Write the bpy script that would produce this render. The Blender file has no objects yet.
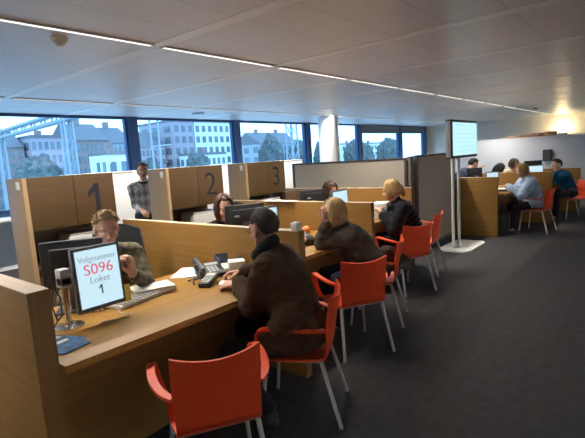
import bpy, bmesh, math, random
from mathutils import Vector, Matrix, noise
import numpy as np
random.seed(7)
SC = bpy.context.scene
COL = SC.collection
PI = math.pi
def V(*a): return Vector(a)
def rad(d): return math.radians(d)

# ------------------------------------------------------------------ materials
def mat(name, col, rough=.5, metal=0., var=.08, scale=12., emit=None, estr=0., spec=.5, stretch=(1, 1, 1), bump=0., bscale=None, coord='Object', sheen=0.):
    m = bpy.data.materials.new(name); m.use_nodes = True
    nt = m.node_tree; N = nt.nodes; L = nt.links
    b = N['Principled BSDF']
    b.inputs['Roughness'].default_value = rough
    b.inputs['Metallic'].default_value = metal
    b.inputs['Specular IOR Level'].default_value = spec
    if sheen: b.inputs['Sheen Weight'].default_value = sheen
    tc = N.new('ShaderNodeTexCoord'); mp = N.new('ShaderNodeMapping'); mp.inputs['Scale'].default_value = stretch
    L.new(tc.outputs[coord], mp.inputs['Vector'])
    nz = N.new('ShaderNodeTexNoise'); nz.inputs['Scale'].default_value = scale; nz.inputs['Detail'].default_value = 4
    L.new(mp.outputs['Vector'], nz.inputs['Vector'])
    cr = N.new('ShaderNodeValToRGB')
    c = Vector(col[:3])
    lo = c * (1 - var); hi = c * (1 + var)
    cr.color_ramp.elements[0].position = .3; cr.color_ramp.elements[1].position = .7
    cr.color_ramp.elements[0].color = (*lo, 1); cr.color_ramp.elements[1].color = (*hi, 1)
    L.new(nz.outputs['Fac'], cr.inputs['Fac']); L.new(cr.outputs['Color'], b.inputs['Base Color'])
    if bump:
        bp = N.new('ShaderNodeBump'); bp.inputs['Strength'].default_value = bump; bp.inputs['Distance'].default_value = .01
        n2 = N.new('ShaderNodeTexNoise'); n2.inputs['Scale'].default_value = bscale or scale * 4; n2.inputs['Detail'].default_value = 3
        L.new(mp.outputs['Vector'], n2.inputs['Vector']); L.new(n2.outputs['Fac'], bp.inputs['Height']); L.new(bp.outputs['Normal'], b.inputs['Normal'])
    if emit:
        b.inputs['Emission Color'].default_value = (*emit, 1); b.inputs['Emission Strength'].default_value = estr
    return m

def wood(name, col, axis, rough=.38, var=.13):
    st = [22, 22, 22]; st[axis] = .9
    m = mat(name, col, rough + .06, var=var, scale=1.6, stretch=st, spec=.28)
    return m

M = {}
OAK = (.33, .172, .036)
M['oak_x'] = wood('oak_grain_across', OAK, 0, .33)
M['oak_y'] = wood('oak_grain_deep_shaded', (.25, .130, .031), 1, .4)  # divider oak darkened, shade of upright faces put into the colour
M['oak_p'] = mat('oak_end_panel_daylit', (.30, .20, .11), .6, var=.05, scale=1.6, stretch=(20, 20, .9), spec=.25)  # greyer, paler oak: window daylight put into the colour
M['oak_z'] = wood('oak_grain_upright_shaded', (.18, .094, .027), 2, .45)  # same oak for front edges, darker colour stands in for shade
M['oak_f'] = wood('oak_front_panel_shaded', (.17, .088, .022), 0, .45)  # shade under the tabletop put into the panel colour
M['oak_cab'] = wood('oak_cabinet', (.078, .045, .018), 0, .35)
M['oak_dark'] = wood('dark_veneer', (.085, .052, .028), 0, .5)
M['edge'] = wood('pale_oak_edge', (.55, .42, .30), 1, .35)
M['red'] = mat('red_plastic', (.72, .060, .010), .42, var=.04, scale=6)
M['alu'] = mat('light_metal', (.66, .66, .64), .4, metal=.2, var=.03)
M['chrome'] = mat('chrome', (.75, .75, .76), .18, metal=1., var=.02)
M['black'] = mat('black_plastic', (.016, .017, .02), .42, var=.15, scale=40)
M['dark'] = mat('dark_grey_plastic', (.06, .062, .07), .4, var=.08, scale=40)
M['bez'] = mat('slate_bezel', (.085, .09, .10), .45, var=.05)
M['grey'] = mat('grey_plastic', (.34, .35, .37), .4, var=.05, scale=30)
M['lgrey'] = mat('light_grey_plastic', (.44, .44, .43), .45, var=.04, scale=30)
M['white'] = mat('white_plastic', (.66, .66, .64), .4, var=.02, scale=20)
M['paper'] = mat('white_paper', (.82, .82, .80), .8, var=.03, scale=25)
M['blue'] = mat('blue_print', (.04, .12, .27), .4, var=.7, scale=22)
M['navyfolder'] = mat('navy_card', (.03, .04, .09), .5, var=.2)
M['yellow'] = mat('yellow_card', (.75, .62, .10), .5)
M['orange'] = mat('orange_peel', (.75, .20, .05), .5, var=.1, bump=.2, bscale=90)
M['green'] = mat('green_display', (.05, .25, .10), .3, emit=(.05, .4, .15), estr=.25)
M['redlamp'] = mat('red_button', (.6, .05, .03), .4)
M['digit'] = mat('grey_blue_digit', (.022, .022, .034), .9, var=.04, spec=.1)
M['screen'] = mat('lit_screen', (.02, .02, .02), .2, var=0, emit=(.62, .86, .98), estr=.74)
M['screenbig'] = mat('lit_display', (.02, .02, .02), .2, var=0, emit=(.55, .90, .98), estr=.80)
M['scrline'] = mat('display_row', (.02, .02, .02), .2, var=0, emit=(.42, .78, .88), estr=.74)
M['txtgrey'] = mat('screen_text_grey', (.1, .1, .1), .5, var=0, emit=(.22, .30, .34), estr=.7)
M['txtred'] = mat('screen_text_red', (.1, .0, .0), .5, var=0, emit=(.80, .07, .11), estr=.7)
M['txtblack'] = mat('screen_text_black', (.01, .01, .01), .5, var=0, emit=(.06, .06, .07), estr=.7)
M['skin'] = mat('skin', (.52, .29, .20), .5, var=.07, scale=25)
M['skin_tan'] = mat('skin_tan', (.40, .21, .14), .5, var=.07, scale=25)
M['lip'] = mat('lips', (.42, .14, .12), .45)
M['eye'] = mat('eye_white', (.75, .73, .70), .2, var=.02)
M['iris'] = mat('iris', (.03, .022, .015), .15)
M['screenfab'] = mat('screen_fabric', (.36, .325, .27), .85, var=.06, scale=60, bump=.15, bscale=300)
M['frame'] = mat('dark_frame', (.035, .033, .034), .45)
M['carpet'] = mat('carpet', (.056, .055, .058), .95, var=.14, scale=14, bump=.5, bscale=260, spec=.15, coord='Object')
M['wall'] = mat('white_paint', (.74, .75, .76), .75, var=.02, scale=4)
M['cream'] = mat('cream_paint', (.72, .68, .58), .8, var=.02, scale=4)
M['mull'] = mat('blue_black_mullion', (.022, .060, .15), .45, var=.1)
M['blind'] = mat('dark_blind', (.10, .13, .17), .7)
M['light'] = mat('lamp_diffuser', (.9, .9, .9), .5, var=0, emit=(1., .97, .92), estr=1.1)
M['warm'] = mat('warm_lamp', (.9, .85, .7), .5, var=0, emit=(1., .74, .38), estr=130.)
M['fill_tube'] = mat('added_uplight_tube', (.9, .9, .9), .5, var=0, emit=(1., .985, .97), estr=190.)  # glow of the unseen lamps added to light the ceiling
M['card'] = mat('brown_cardboard', (.20, .10, .05), .8, var=.2)
M['tan'] = mat('tan_cardboard', (.42, .25, .13), .8, var=.1)
M['beige'] = mat('beige_plastic', (.78, .72, .60), .5)

def ceiling_mat():
    m = mat('ceiling_panel_metal', (.80, .785, .77), .40, metal=.25, var=.02, scale=3, spec=.5)
    nt = m.node_tree; N = nt.nodes; L = nt.links; b = N['Principled BSDF']
    tc = N.new('ShaderNodeTexCoord'); sx = N.new('ShaderNodeSeparateXYZ'); L.new(tc.outputs['Object'], sx.inputs[0])
    a = N.new('ShaderNodeMath'); a.operation = 'MULTIPLY'; a.inputs[1].default_value = 1 / .48; L.new(sx.outputs['Y'], a.inputs[0])
    fr = N.new('ShaderNodeMath'); fr.operation = 'FRACT'; L.new(a.outputs[0], fr.inputs[0])
    lt = N.new('ShaderNodeMath'); lt.operation = 'LESS_THAN'; lt.inputs[1].default_value = .045; L.new(fr.outputs[0], lt.inputs[0])
    mx = N.new('ShaderNodeMixRGB'); mx.blend_type = 'MIX'
    L.new(lt.outputs[0], mx.inputs['Fac']); src = b.inputs['Base Color'].links[0].from_socket
    L.new(src, mx.inputs[1]); mx.inputs[2].default_value = (.70, .69, .68, 1); L.new(mx.outputs[0], b.inputs['Base Color'])
    return m
M['ceiling'] = ceiling_mat()
M['beam'] = mat('ceiling_rail', (.95, .94, .93), .42, metal=.25, var=.02)

def glass_mat():
    m = bpy.data.materials.new('tinted_glass'); m.use_nodes = True
    nt = m.node_tree; N = nt.nodes; L = nt.links; N.clear()
    o = N.new('ShaderNodeOutputMaterial'); t = N.new('ShaderNodeBsdfTransparent'); t.inputs[0].default_value = (.53, .78, 1., 1)
    g = N.new('ShaderNodeBsdfGlossy'); g.inputs['Roughness'].default_value = .02
    f = N.new('ShaderNodeLayerWeight'); pw = N.new('ShaderNodeMath'); pw.operation = 'POWER'; pw.inputs[1].default_value = 5.; L.new(f.outputs['Facing'], pw.inputs[0])
    ma = N.new('ShaderNodeMath'); ma.operation = 'MULTIPLY_ADD'; ma.inputs[1].default_value = .5; ma.inputs[2].default_value = .03; L.new(pw.outputs[0], ma.inputs[0])
    mx = N.new('ShaderNodeMixShader'); L.new(ma.outputs[0], mx.inputs[0]); L.new(t.outputs[0], mx.inputs[1]); L.new(g.outputs[0], mx.inputs[2]); L.new(mx.outputs[0], o.inputs[0])
    return m
M['glass'] = glass_mat()

def argyle_mat():
    m = mat('argyle_knit', (.10, .10, .11), .85, var=.1, scale=30)
    nt = m.node_tree; N = nt.nodes; L = nt.links; b = N['Principled BSDF']
    tc = N.new('ShaderNodeTexCoord'); mp = N.new('ShaderNodeMapping')
    mp.inputs['Rotation'].default_value = (0, rad(45), 0); mp.inputs['Scale'].default_value = (12.5, 0, 12.5)
    mp0 = N.new('ShaderNodeMapping'); mp0.inputs['Scale'].default_value = (1.3, 1, .8)
    L.new(tc.outputs['Object'], mp0.inputs[0]); L.new(mp0.outputs[0], mp.inputs[0])
    ck = N.new('ShaderNodeTexChecker'); ck.inputs['Scale'].default_value = 1.; ck.inputs[1].default_value = (.36, .37, .38, 1); ck.inputs[2].default_value = (.17, .17, .18, 1)
    L.new(mp.outputs[0], ck.inputs['Vector']); L.new(ck.outputs[0], b.inputs['Base Color'])
    return m
M['argyle'] = argyle_mat()
def cloth(name, col, var=.15, scale=14, rough=.9): return mat(name, col, rough, var=var, scale=scale, bump=.25, bscale=160, spec=.2, sheen=.04)

# ------------------------------------------------------------------ mesh building
class MB:
    def __init__(s): s.v = []; s.f = []; s.mi = []; s.cur = 0
    def add(s, vs, fs):
        o = len(s.v); s.v += [tuple(p) for p in vs]
        for f in fs: s.f.append([i + o for i in f]); s.mi.append(s.cur)
    def bm(s, b, mtx=None):
        b.verts.ensure_lookup_table(); b.verts.index_update()
        s.add([(mtx @ v.co if mtx else v.co) for v in b.verts], [[v.index for v in f.verts] for f in b.faces]); b.free()
    def box(s, a, c, bev=0., mtx=None, seg=2):
        b = bmesh.new(); bmesh.ops.create_cube(b, size=1)
        a = Vector(a); c = Vector(c)
        for v in b.verts: v.co = Vector([(a[i] + c[i]) / 2 + v.co[i] * (c[i] - a[i]) for i in range(3)])
        if bev: bmesh.ops.bevel(b, geom=b.edges[:], offset=bev, segments=seg, affect='EDGES', profile=.5)
        s.bm(b, mtx); return s
    def cone(s, p0, p1, r0, r1, n=14, caps=True):
        p0 = Vector(p0); p1 = Vector(p1); d = (p1 - p0).normalized()
        x = d.orthogonal().normalized(); y = d.cross(x)
        vs = []
        for p, r in ((p0, r0), (p1, r1)):
            for i in range(n):
                a = 2 * PI * i / n; vs.append(p + (x * math.cos(a) + y * math.sin(a)) * r)
        fs = [[i, (i + 1) % n, n + (i + 1) % n, n + i] for i in range(n)]
        if caps: fs += [list(range(n))[::-1], list(range(n, 2 * n))]
        s.add(vs, fs); return s
    def tube(s, pts, r, n=8, caps=True):
        pts = [Vector(p) for p in pts]; k = len(pts)
        rs = r if isinstance(r, (list, tuple)) else [r] * k
        vs = []; px = None
        for i, p in enumerate(pts):
            d = (pts[min(i + 1, k - 1)] - pts[max(i - 1, 0)])
            d = d.normalized() if d.length > 1e-9 else Vector((0, 0, 1))
            x = (px - d * px.dot(d)) if px else d.orthogonal()
            if x.length < 1e-6: x = d.orthogonal()
            x.normalize(); px = x; y = d.cross(x)
            for j in range(n):
                a = 2 * PI * j / n; vs.append(p + (x * math.cos(a) + y * math.sin(a)) * rs[i])
        fs = []
        for i in range(k - 1):
            for j in range(n):
                fs.append([i * n + j, i * n + (j + 1) % n, (i + 1) * n + (j + 1) % n, (i + 1) * n + j])
        if caps: fs += [list(range(n))[::-1], [(k - 1) * n + j for j in range(n)]]
        s.add(vs, fs); return s
    def ell(s, c, r, mtx=None, nu=16, nv=10):
        c = Vector(c); r = (r, r, r) if isinstance(r, (int, float)) else r
        vs = [Vector((0, 0, r[2]))]
        for i in range(1, nv):
            t = PI * i / nv
            for j in range(nu):
                a = 2 * PI * j / nu; vs.append(Vector((r[0] * math.sin(t) * math.cos(a), r[1] * math.sin(t) * math.sin(a), r[2] * math.cos(t))))
        vs.append(Vector((0, 0, -r[2])))
        vs = [(mtx @ v if mtx else v) + c for v in vs]
        fs = [[0, 1 + j, 1 + (j + 1) % nu] for j in range(nu)]
        for i in range(nv - 2):
            for j in range(nu):
                a = 1 + i * nu; fs.append([a + j, a + nu + j, a + nu + (j + 1) % nu, a + (j + 1) % nu])
        a = 1 + (nv - 2) * nu; e = len(vs) - 1
        fs += [[a + j, e, a + (j + 1) % nu] for j in range(nu)]
        s.add(vs, fs); return s
    def cap(s, p0, p1, r0, r1):            # tapered capsule
        s.cone(p0, p1, r0, r1); s.ell(p0, r0, nu=12, nv=8); s.ell(p1, r1, nu=12, nv=8); return s
    def lathe(s, prof, c=(0, 0, 0), n=24):
        c = Vector(c); vs = []
        for r, z in prof:
            for j in range(n):
                a = 2 * PI * j / n; vs.append(c + Vector((r * math.cos(a), r * math.sin(a), z)))
        k = len(prof); fs = []
        for i in range(k - 1):
            for j in range(n): fs.append([i * n + j, i * n + (j + 1) % n, (i + 1) * n + (j + 1) % n, (i + 1) * n + j])
        fs += [list(range(n))[::-1], [(k - 1) * n + j for j in range(n)]]
        s.add(vs, fs); return s
    def sheet(s, fn, nu, nv, th):          # thick curved panel
        b = bmesh.new(); g = [[b.verts.new(fn(i / nu, j / nv)) for j in range(nv + 1)] for i in range(nu + 1)]
        for i in range(nu):
            for j in range(nv): b.faces.new((g[i][j], g[i + 1][j], g[i + 1][j + 1], g[i][j + 1]))
        bmesh.ops.recalc_face_normals(b, faces=b.faces[:])
        bmesh.ops.solidify(b, geom=b.faces[:], thickness=th)
        s.bm(b); return s
    def band(s, pts, w, t, up=(0, 0, 1)):   # rectangular section swept along pts
        pts = [Vector(p) for p in pts]; k = len(pts); vs = []
        for i, p in enumerate(pts):
            d = (pts[min(i + 1, k - 1)] - pts[max(i - 1, 0)]).normalized()
            a = Vector(up[i] if isinstance(up, list) else up); a = (a - d * a.dot(d)).normalized(); c = d.cross(a)
            for sx, sy in ((1, 1), (-1, 1), (-1, -1), (1, -1)): vs.append(p + c * (sx * w / 2) + a * (sy * t / 2))
        fs = []
        for i in range(k - 1):
            for j in range(4): fs.append([i * 4 + j, i * 4 + (j + 1) % 4, i * 4 + 4 + (j + 1) % 4, i * 4 + 4 + j])
        fs += [[0, 3, 2, 1], [k * 4 - 4, k * 4 - 3, k * 4 - 2, k * 4 - 1]]
        s.add(vs, fs); return s
    def mesh(s, name):
        me = bpy.data.meshes.new(name); me.from_pydata(s.v, [], s.f); me.update()
        b = bmesh.new(); b.from_mesh(me); bmesh.ops.recalc_face_normals(b, faces=b.faces[:]); b.to_mesh(me); b.free()
        if any(s.mi): me.polygons.foreach_set('material_index', s.mi)
        return me

def shade(me, ang=40):
    me.polygons.foreach_set('use_smooth', [True] * len(me.polygons))
    try: me.set_sharp_from_angle(angle=rad(ang))
    except Exception: pass
def obj(name, mb, m, parent=None, loc=(0, 0, 0), rz=0, smooth=True, ang=40):
    me = mb.mesh(name) if isinstance(mb, MB) else mb
    if smooth: shade(me, ang)
    for mm in (m if isinstance(m, (list, tuple)) else [m]): me.materials.append(mm)
    o = bpy.data.objects.new(name, me); COL.objects.link(o); o.location = loc; o.rotation_euler = (0, 0, rz)
    if parent: o.parent = parent
    return o
def tag(o, label, cat, group=None, kind=None):
    if label: o['label'] = label
    if cat: o['category'] = cat
    if group: o['group'] = group
    if kind: o['kind'] = kind
    return o
def thing(name, label, cat, loc=(0, 0, 0), rz=0, group=None):
    o = bpy.data.objects.new(name, None); COL.objects.link(o); o.location = loc; o.rotation_euler = (0, 0, rz); o.empty_display_size = .1
    return tag(o, label, cat, group)
def struct(name, mb, m, parent=None, loc=(0, 0, 0), smooth=False):
    o = obj(name, mb, m, parent, loc, smooth=smooth)
    if not parent: o['kind'] = 'structure'
    return o
def copy_tree(o, parent=None):
    c = o.copy(); COL.objects.link(c); c.parent = parent
    for ch in list(o.children): copy_tree(ch, c)
    return c
def dup(root, loc, rz, label, group=None):
    r = copy_tree(root); r.location = loc; r.rotation_euler = (0, 0, rz); r['label'] = label
    if group: r['group'] = group
    return r
def text_mesh(s, size, depth=.002, align='CENTER'):
    cu = bpy.data.curves.new('t', 'FONT'); cu.body = s; cu.size = size; cu.extrude = depth; cu.align_x = align; cu.align_y = 'CENTER'; cu.resolution_u = 6; cu.offset = -.007 * size
    o = bpy.data.objects.new('t', cu); COL.objects.link(o)
    dg = bpy.context.evaluated_depsgraph_get(); me = bpy.data.meshes.new_from_object(o.evaluated_get(dg))
    bpy.data.objects.remove(o); bpy.data.curves.remove(cu)
    return me
def one_mesh(size):
    h = size * .72; w = size * .105
    mb = MB(); P_ = [(-w / 2, 0), (w / 2, 0), (w / 2, h), (-w / 2 + .01 * size, h), (-w * 2.1, h - w * 1.9), (-w * 2.1, h - w * 3.0), (-w / 2, h - w * 1.75)]
    P_ = [(x + w * .5, y - h / 2) for x, y in P_]; n = len(P_); d = .002
    mb.add([(x, y, -d) for x, y in P_] + [(x, y, d) for x, y in P_], [list(range(n))[::-1], list(range(n, 2 * n))] + [[i, (i + 1) % n, n + (i + 1) % n, n + i] for i in range(n)])
    return mb.mesh('one')
def text(name, s, size, m, parent, mtx, sx=1., bold=0.):
    me = one_mesh(size) if s == '1' else text_mesh(s, size); me.transform(mtx @ Matrix.Diagonal((sx, 1, 1, 1)))
    me.materials.clear()
    return obj(name, me, m, parent, smooth=False)

# ------------------------------------------------------------------ camera
HC = 2.6
cam = bpy.data.cameras.new('camera'); cam.sensor_fit = 'HORIZONTAL'; cam.sensor_width = 36; cam.lens = 36 * 455 / 585; cam.clip_start = .05; cam.clip_end = 500
co = bpy.data.objects.new('camera', cam); COL.objects.link(co); SC.camera = co
yaw, pit, rol = rad(50.42), rad(7.66), rad(-3.55)
fw = V(math.sin(yaw) * math.cos(pit), math.cos(yaw) * math.cos(pit), -math.sin(pit))
r0 = V(math.cos(yaw), -math.sin(yaw), 0); u0 = r0.cross(fw)
rr = r0 * math.cos(rol) + u0 * math.sin(rol); uu = -r0 * math.sin(rol) + u0 * math.cos(rol)
mw = Matrix((( rr.x, uu.x, -fw.x, 0), (rr.y, uu.y, -fw.y, 0), (rr.z, uu.z, -fw.z, 1.58), (0, 0, 0, 1)))
co.matrix_world = mw

# ------------------------------------------------------------------ room shell
struct('floor', MB().box((-3, -6, -.1), (20.3, 8.5, 0)), M['carpet'])
struct('ceiling', MB().box((-3, -6, HC), (20.3, 8.6, HC + .12)), M['ceiling'])
BX = [-2.15 + 1.535 * i for i in range(15)]
for i, x in enumerate(BX):
    struct('trim_%d' % (i + 1), MB().box((x - .06, -6, HC - .005), (x + .06, 8.5, HC + .001)), M['beam'])
struct('wall_left', MB().box((-3.15, -6, 0), (-3, 8.5, HC)), M['wall'])
struct('wall_front', MB().box((-3.15, -6.15, 0), (20.3, -6, HC)), M['wall'])
struct('wall_far', MB().box((20.3, -6.15, 0), (20.45, 8.6, HC)), M['cream'])
# window wall: low wall, panes between dark mullions
SILL = .9
struct('wall_back', MB().box((-3, 8.5, 0), (20.3, 8.65, SILL)), M['wall'])
MX = [-.55, 2.4, 5.28, 8.22, 11.2, 14.25, 17.45, 19.9]
struct('trim_20', MB().box((-3, 8.42, SILL), (20.3, 8.6, SILL + .06)), M['mull'])
struct('trim_19', MB().box((-3, 7.95, SILL - .04), (20.3, 8.5, SILL), .004), M['white'])  # deep white sill added to bounce sky light up to the ceiling
for i, x in enumerate(MX):
    struct('trim_%d' % (21 + i), MB().box((x - .10, 8.40, SILL), (x + .10, 8.60, HC), .008), M['mull'])
for i in range(len(MX) - 1):
    x0, x1 = MX[i] + .10, MX[i + 1] - .10
    w = MB().box((x0, 8.46, SILL + .06), (x0 + .05, 8.54, HC - .04)).box((x1 - .05, 8.46, SILL + .06), (x1, 8.54, HC - .04))
    w.box((x0, 8.46, HC - .05), (x1, 8.54, HC)).box((x0, 8.46, SILL + .06), (x1, 8.54, SILL + .11))
    wo = struct('window_%d' % (i + 1), w, M['mull'])
    obj('pane', MB().box((x0 + .05, 8.497, SILL + .11), (x1 - .05, 8.503, HC - .05)), M['glass'], wo, smooth=False)
struct('wall_end', MB().box((20.0, 8.5, SILL), (20.3, 8.65, HC)), M['wall'])
for k, (x0, x1) in enumerate(((14.37, 17.33), (17.57, 19.78))):
    t = thing('roller_blind', ('dark roller blind half lowered in the window just left of the rightmost pane' if k == 0 else 'dark roller blind lowered at the top of the rightmost window pane'), 'blind', (x0, 8.43, HC - .3), 0, 'roller blinds at the far windows')
    obj('blind_sheet', MB().box((0, -.004, 0), (x1 - x0, .004, .26)), M['blind'], t, smooth=False)
    obj('hem_bar', MB().cone((0, 0, 0), (x1 - x0, 0, 0), .012, .012), M['mull'], t)
    obj('roller', MB().cone((0, 0, .265), (x1 - x0, 0, .265), .03, .03), M['mull'], t)
# round white column in front of the windows
tag(obj('column', MB().lathe([(.27, 0), (.27, HC)], n=40), M['wall'], loc=(10.2, 7.0, 0)), 'round white column standing in front of the windows', 'column', kind='structure')
# white low partition below the windows
pt = thing('low_partition', 'long white low partition behind the numbered cabinets, below the windows', 'partition', (3.3, 7.4, 0))
obj('panel', MB().box((0, 0, .05), (6.2, .06, 1.50), .004), M['wall'], pt)
obj('top_rail', MB().box((0, -.01, 1.50), (6.2, .07, 1.53), .004), M['white'], pt)
obj('plinth', MB().box((0, .01, 0), (6.2, .05, .05)), M['lgrey'], pt)
# white cupboard wall on the right
pr = thing('storage_wall', 'white chest-high to head-high storage wall behind the farther desks on the right', 'partition', (12.45, -3.0, 0))
obj('panel', MB().box((0, 0, .06), (.42, 7.7, 1.70), .004), mat('cool_grey_laminate', (.50, .53, .58), .6, var=.02), pr)
obj('plinth', MB().box((.03, .02, 0), (.40, 7.68, .06)), M['grey'], pr)
obj('top_cover', MB().box((-.008, -.01, 1.70), (.43, 7.71, 1.722), .003), M['white'], pr)
tag(obj('wall_speaker', MB().box((-.09, -.09, 0), (0, .09, .27), .008).box((-.092, -.07, .02), (-.088, .07, .25)), M['dark'], loc=(12.449, 2.22, 1.13)), 'grey upright box fixed on the white wall above the man in teal', 'wall box')
bxs = [(2.98, .34, .05, 'card', 'flat brown box on the white storage wall, leftmost of the row'), (2.72, .24, .065, 'card', 'brown flat box on the white storage wall, second from the left'),
       (2.47, .28, .085, 'card', 'dark brown box on the white storage wall, beside the tan box'), (2.20, .24, .105, 'tan', 'tan cardboard box, tallest on the white storage wall')]
for y, w, h, m, lb in bxs:
    t = thing('cardboard_box', lb, 'box', (12.66, y, 1.722), 0, 'boxes on the storage wall')
    obj('carton', MB().box((-.13, -w / 2, 0), (.13, w / 2, h), .004), M[m], t)
    obj('tape', MB().box((-.132, -.02, h * .45), (.132, .02, h + .001)), M['tan'] if m == 'card' else M['card'], t, smooth=False)
tag(obj('black_object', MB().box((-.05, -.07, 0), (.05, .07, .05), .01).box((-.03, -.04, .05), (.03, .04, .065), .006), M['dark'], loc=(12.6, 1.33, 1.722)), 'small dark object on the white storage wall right of the warm lamp glow', 'object')
# warm wall lamp beyond the storage wall
wl = thing('wall_lamp', 'warm glowing uplight on the cream far wall above the storage wall', 'lamp', (20.28, 3.1, 1.86))
obj('back_plate', MB().box((-.03, -.1, -.1), (.02, .1, .1), .006), M['white'], wl)
obj('bowl', MB().lathe([(.04, -.06), (.12, -.02), (.16, .05)], (-.2, 0, 0)), M['white'], wl)
obj('bulb', MB().ell((-.2, 0, .09), (.10, .10, .06)), M['warm'], wl)
obj('arm', MB().tube([(0, 0, 0), (-.1, 0, -.04), (-.2, 0, -.05)], .012), M['white'], wl)

# ceiling light strips
def strip(y, x, first, label):
    w, h = 1.42, .05
    if first is None:
        t = thing('ceiling_light', label, 'ceiling light', (x, y, HC), 0, 'linear lamps in the ceiling')
        obj('housing', MB().box((-w / 2, -h / 2 - .012, -.014), (w / 2, -h / 2, .002)).box((-w / 2, h / 2, -.014), (w / 2, h / 2 + .012, .002)).box((-w / 2 - .01, -h / 2 - .012, -.014), (-w / 2, h / 2 + .012, .002)).box((w / 2, -h / 2 - .012, -.014), (w / 2 + .01, h / 2 + .012, .002)), M['white'], t, smooth=False)
        obj('diffuser', MB().box((-w / 2, -h / 2, -.008), (w / 2, h / 2, -.001)), M['light'], t, smooth=False)
        la = bpy.data.lights.new('louvre_light', 'AREA'); la.shape = 'RECTANGLE'; la.size = w; la.size_y = h; la.energy = 29; la.color = (1, .93, .82); la.spread = rad(130)
        lo = bpy.data.objects.new('louvre_light', la); COL.objects.link(lo); lo.parent = t; lo.location = (0, 0, -.016)
        return t
    return dup(first, (x, y, HC), 0, label)
L0 = None
ordn = ['first', 'second', 'third', 'fourth', 'fifth', 'sixth', 'seventh', 'eighth', 'ninth', 'tenth', 'eleventh', 'twelfth', 'thirteenth', 'fourteenth']
for y, nm in ((3.41, 'long bright ceiling row over the counter'), (6.77, 'ceiling row nearest the windows')):
    k = 0
    for i in range(len(BX) - 1):
        xc = (BX[i] + BX[i + 1]) / 2
        if xc > 19.5 or (y == .05 and xc > 18): continue
        vis = xc > {3.41: 1.0, 6.77: 2.5}.get(y, 99)
        if y > 1 and not vis and xc < -1.5: continue
        lb = 'linear ceiling lamp, %s from the left in the %s' % (ordn[min(k, 13)], nm)
        if y > 1 and not vis: lb = 'linear ceiling lamp outside the view, in the %s, %s' % (nm, ordn[i])
        else: k += 1
        o = strip(y, xc, L0, lb)
        if L0 is None: L0 = o
# unseen uplights added behind the viewer to brighten the ceiling
def uplight(x, y, rz, label):
    t = thing('wall_lamp', label, 'lamp', (x, y, 1.9), rz, 'unseen uplights added to brighten the ceiling')
    obj('back_plate', MB().box((-.25, -.0, -.1), (.25, .03, .1), .006), M['white'], t)
    obj('bowl', MB().box((-.6, .06, -.06), (.6, .26, -.04), .006).box((-.6, .06, -.05), (.6, .075, .02)).box((-.6, .245, -.05), (.6, .26, .02)).box((-.02, .0, -.05), (.02, .08, -.03)), M['white'], t)
    obj('tube', MB().box((-.57, .09, -.03), (.57, .23, -.015)), M['fill_tube'], t, smooth=False)
for i in range(6): uplight(-1 + i * 3.6, -6, 0, 'unseen uplight added behind the viewer to brighten the ceiling, %s from the left end' % ordn[i])
# smoke detector and small ceiling sensors
sd = thing('smoke_detector', 'round beige smoke detector on the ceiling at the left', 'smoke detector', (1.74, 3.65, HC))
obj('base', MB().lathe([(.06, -.022), (.062, 0)], n=28), M['beige'], sd)
obj('sensor_head', MB().lathe([(.022, -.062), (.032, -.05), (.05, -.035), (.052, -.022)], n=28), M['beige'], sd)
for x, y, lb in ((6.18, 7.43, 'round flush ceiling speaker close to the windows above the second cabinet'), (15.5, 3.1, 'small dark ceiling sensor at the far end of the bright lamp row')):
    t = thing('ceiling_sensor', lb, 'sensor', (x, y, HC)); r = .12 if x < 8 else .06
    obj('ring', MB().lathe([(r, -.02), (r + .01, 0)], n=28), M['lgrey'] if x < 8 else M['dark'], t)
    obj('grille', MB().lathe([(r * .5, -.026), (r * .85, -.02)], n=28), M['grey'] if x < 8 else M['black'], t)

# ------------------------------------------------------------------ desks, dividers, cabinets
PX, PY = 1.68, .35
def divider(x0, x1, y0, y1, h, label, grp):
    t = thing('desk_divider', label, 'divider', ((x0 + x1) / 2, y0, 0), 0, grp)
    w = (x1 - x0) / 2
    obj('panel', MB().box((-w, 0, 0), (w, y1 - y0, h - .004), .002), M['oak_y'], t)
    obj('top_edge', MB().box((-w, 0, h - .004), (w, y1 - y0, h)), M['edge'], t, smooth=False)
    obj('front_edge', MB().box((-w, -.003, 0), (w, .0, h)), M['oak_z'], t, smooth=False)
    return t
G = 'wooden dividers between the service desks'
divider(.70, .79, 2.03, 4.3, 1.09, 'oak divider panel at the bottom left corner, nearest of all, beside the blue brochures', G)
divider(2.41, 2.475, 1.95, 4.2, 1.075, 'long oak divider between the first desk and the desk with the second numbered cabinet', G)
divider(4.09, 4.15, 2.33, 4.55, 1.075, 'oak divider behind the leaning blonde woman, right side of the second desk', G)
divider(5.77, 5.83, 2.66, 4.9, 1.08, 'oak divider behind the woman in the dark puffy jacket, against the grey screen', G)
def desk(x0, x1, y0, d, label, grp, m='oak_x'):
    t = thing('service_desk', label, 'desk', ((x0 + x1) / 2, y0, 0), 0, grp); w = (x1 - x0) / 2
    obj('tabletop', MB().box((-w, 0, .712), (w, d, .75), .003), M[m], t)
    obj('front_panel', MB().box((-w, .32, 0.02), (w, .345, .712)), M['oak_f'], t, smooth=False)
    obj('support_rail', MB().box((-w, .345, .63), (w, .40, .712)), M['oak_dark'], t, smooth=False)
    for s in (-1, 1): obj('leg', MB().box((s * w - .025 - s * .03, d - .10, 0), (s * w + .025 - s * .03, d - .05, .712), .003), M['grey'], t)
    return t
desk(.79, 2.41, 1.97, .95, 'oak service desk in front, with the queue number screen', 'service desks in the long row')
desk(2.475, 4.09, 2.32, .95, 'oak service desk where the blonde woman in the brown jacket leans', 'service desks in the long row')
desk(4.15, 5.77, 2.67, .95, 'oak service desk with the white payment device, third in the row', 'service desks in the long row')
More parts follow.
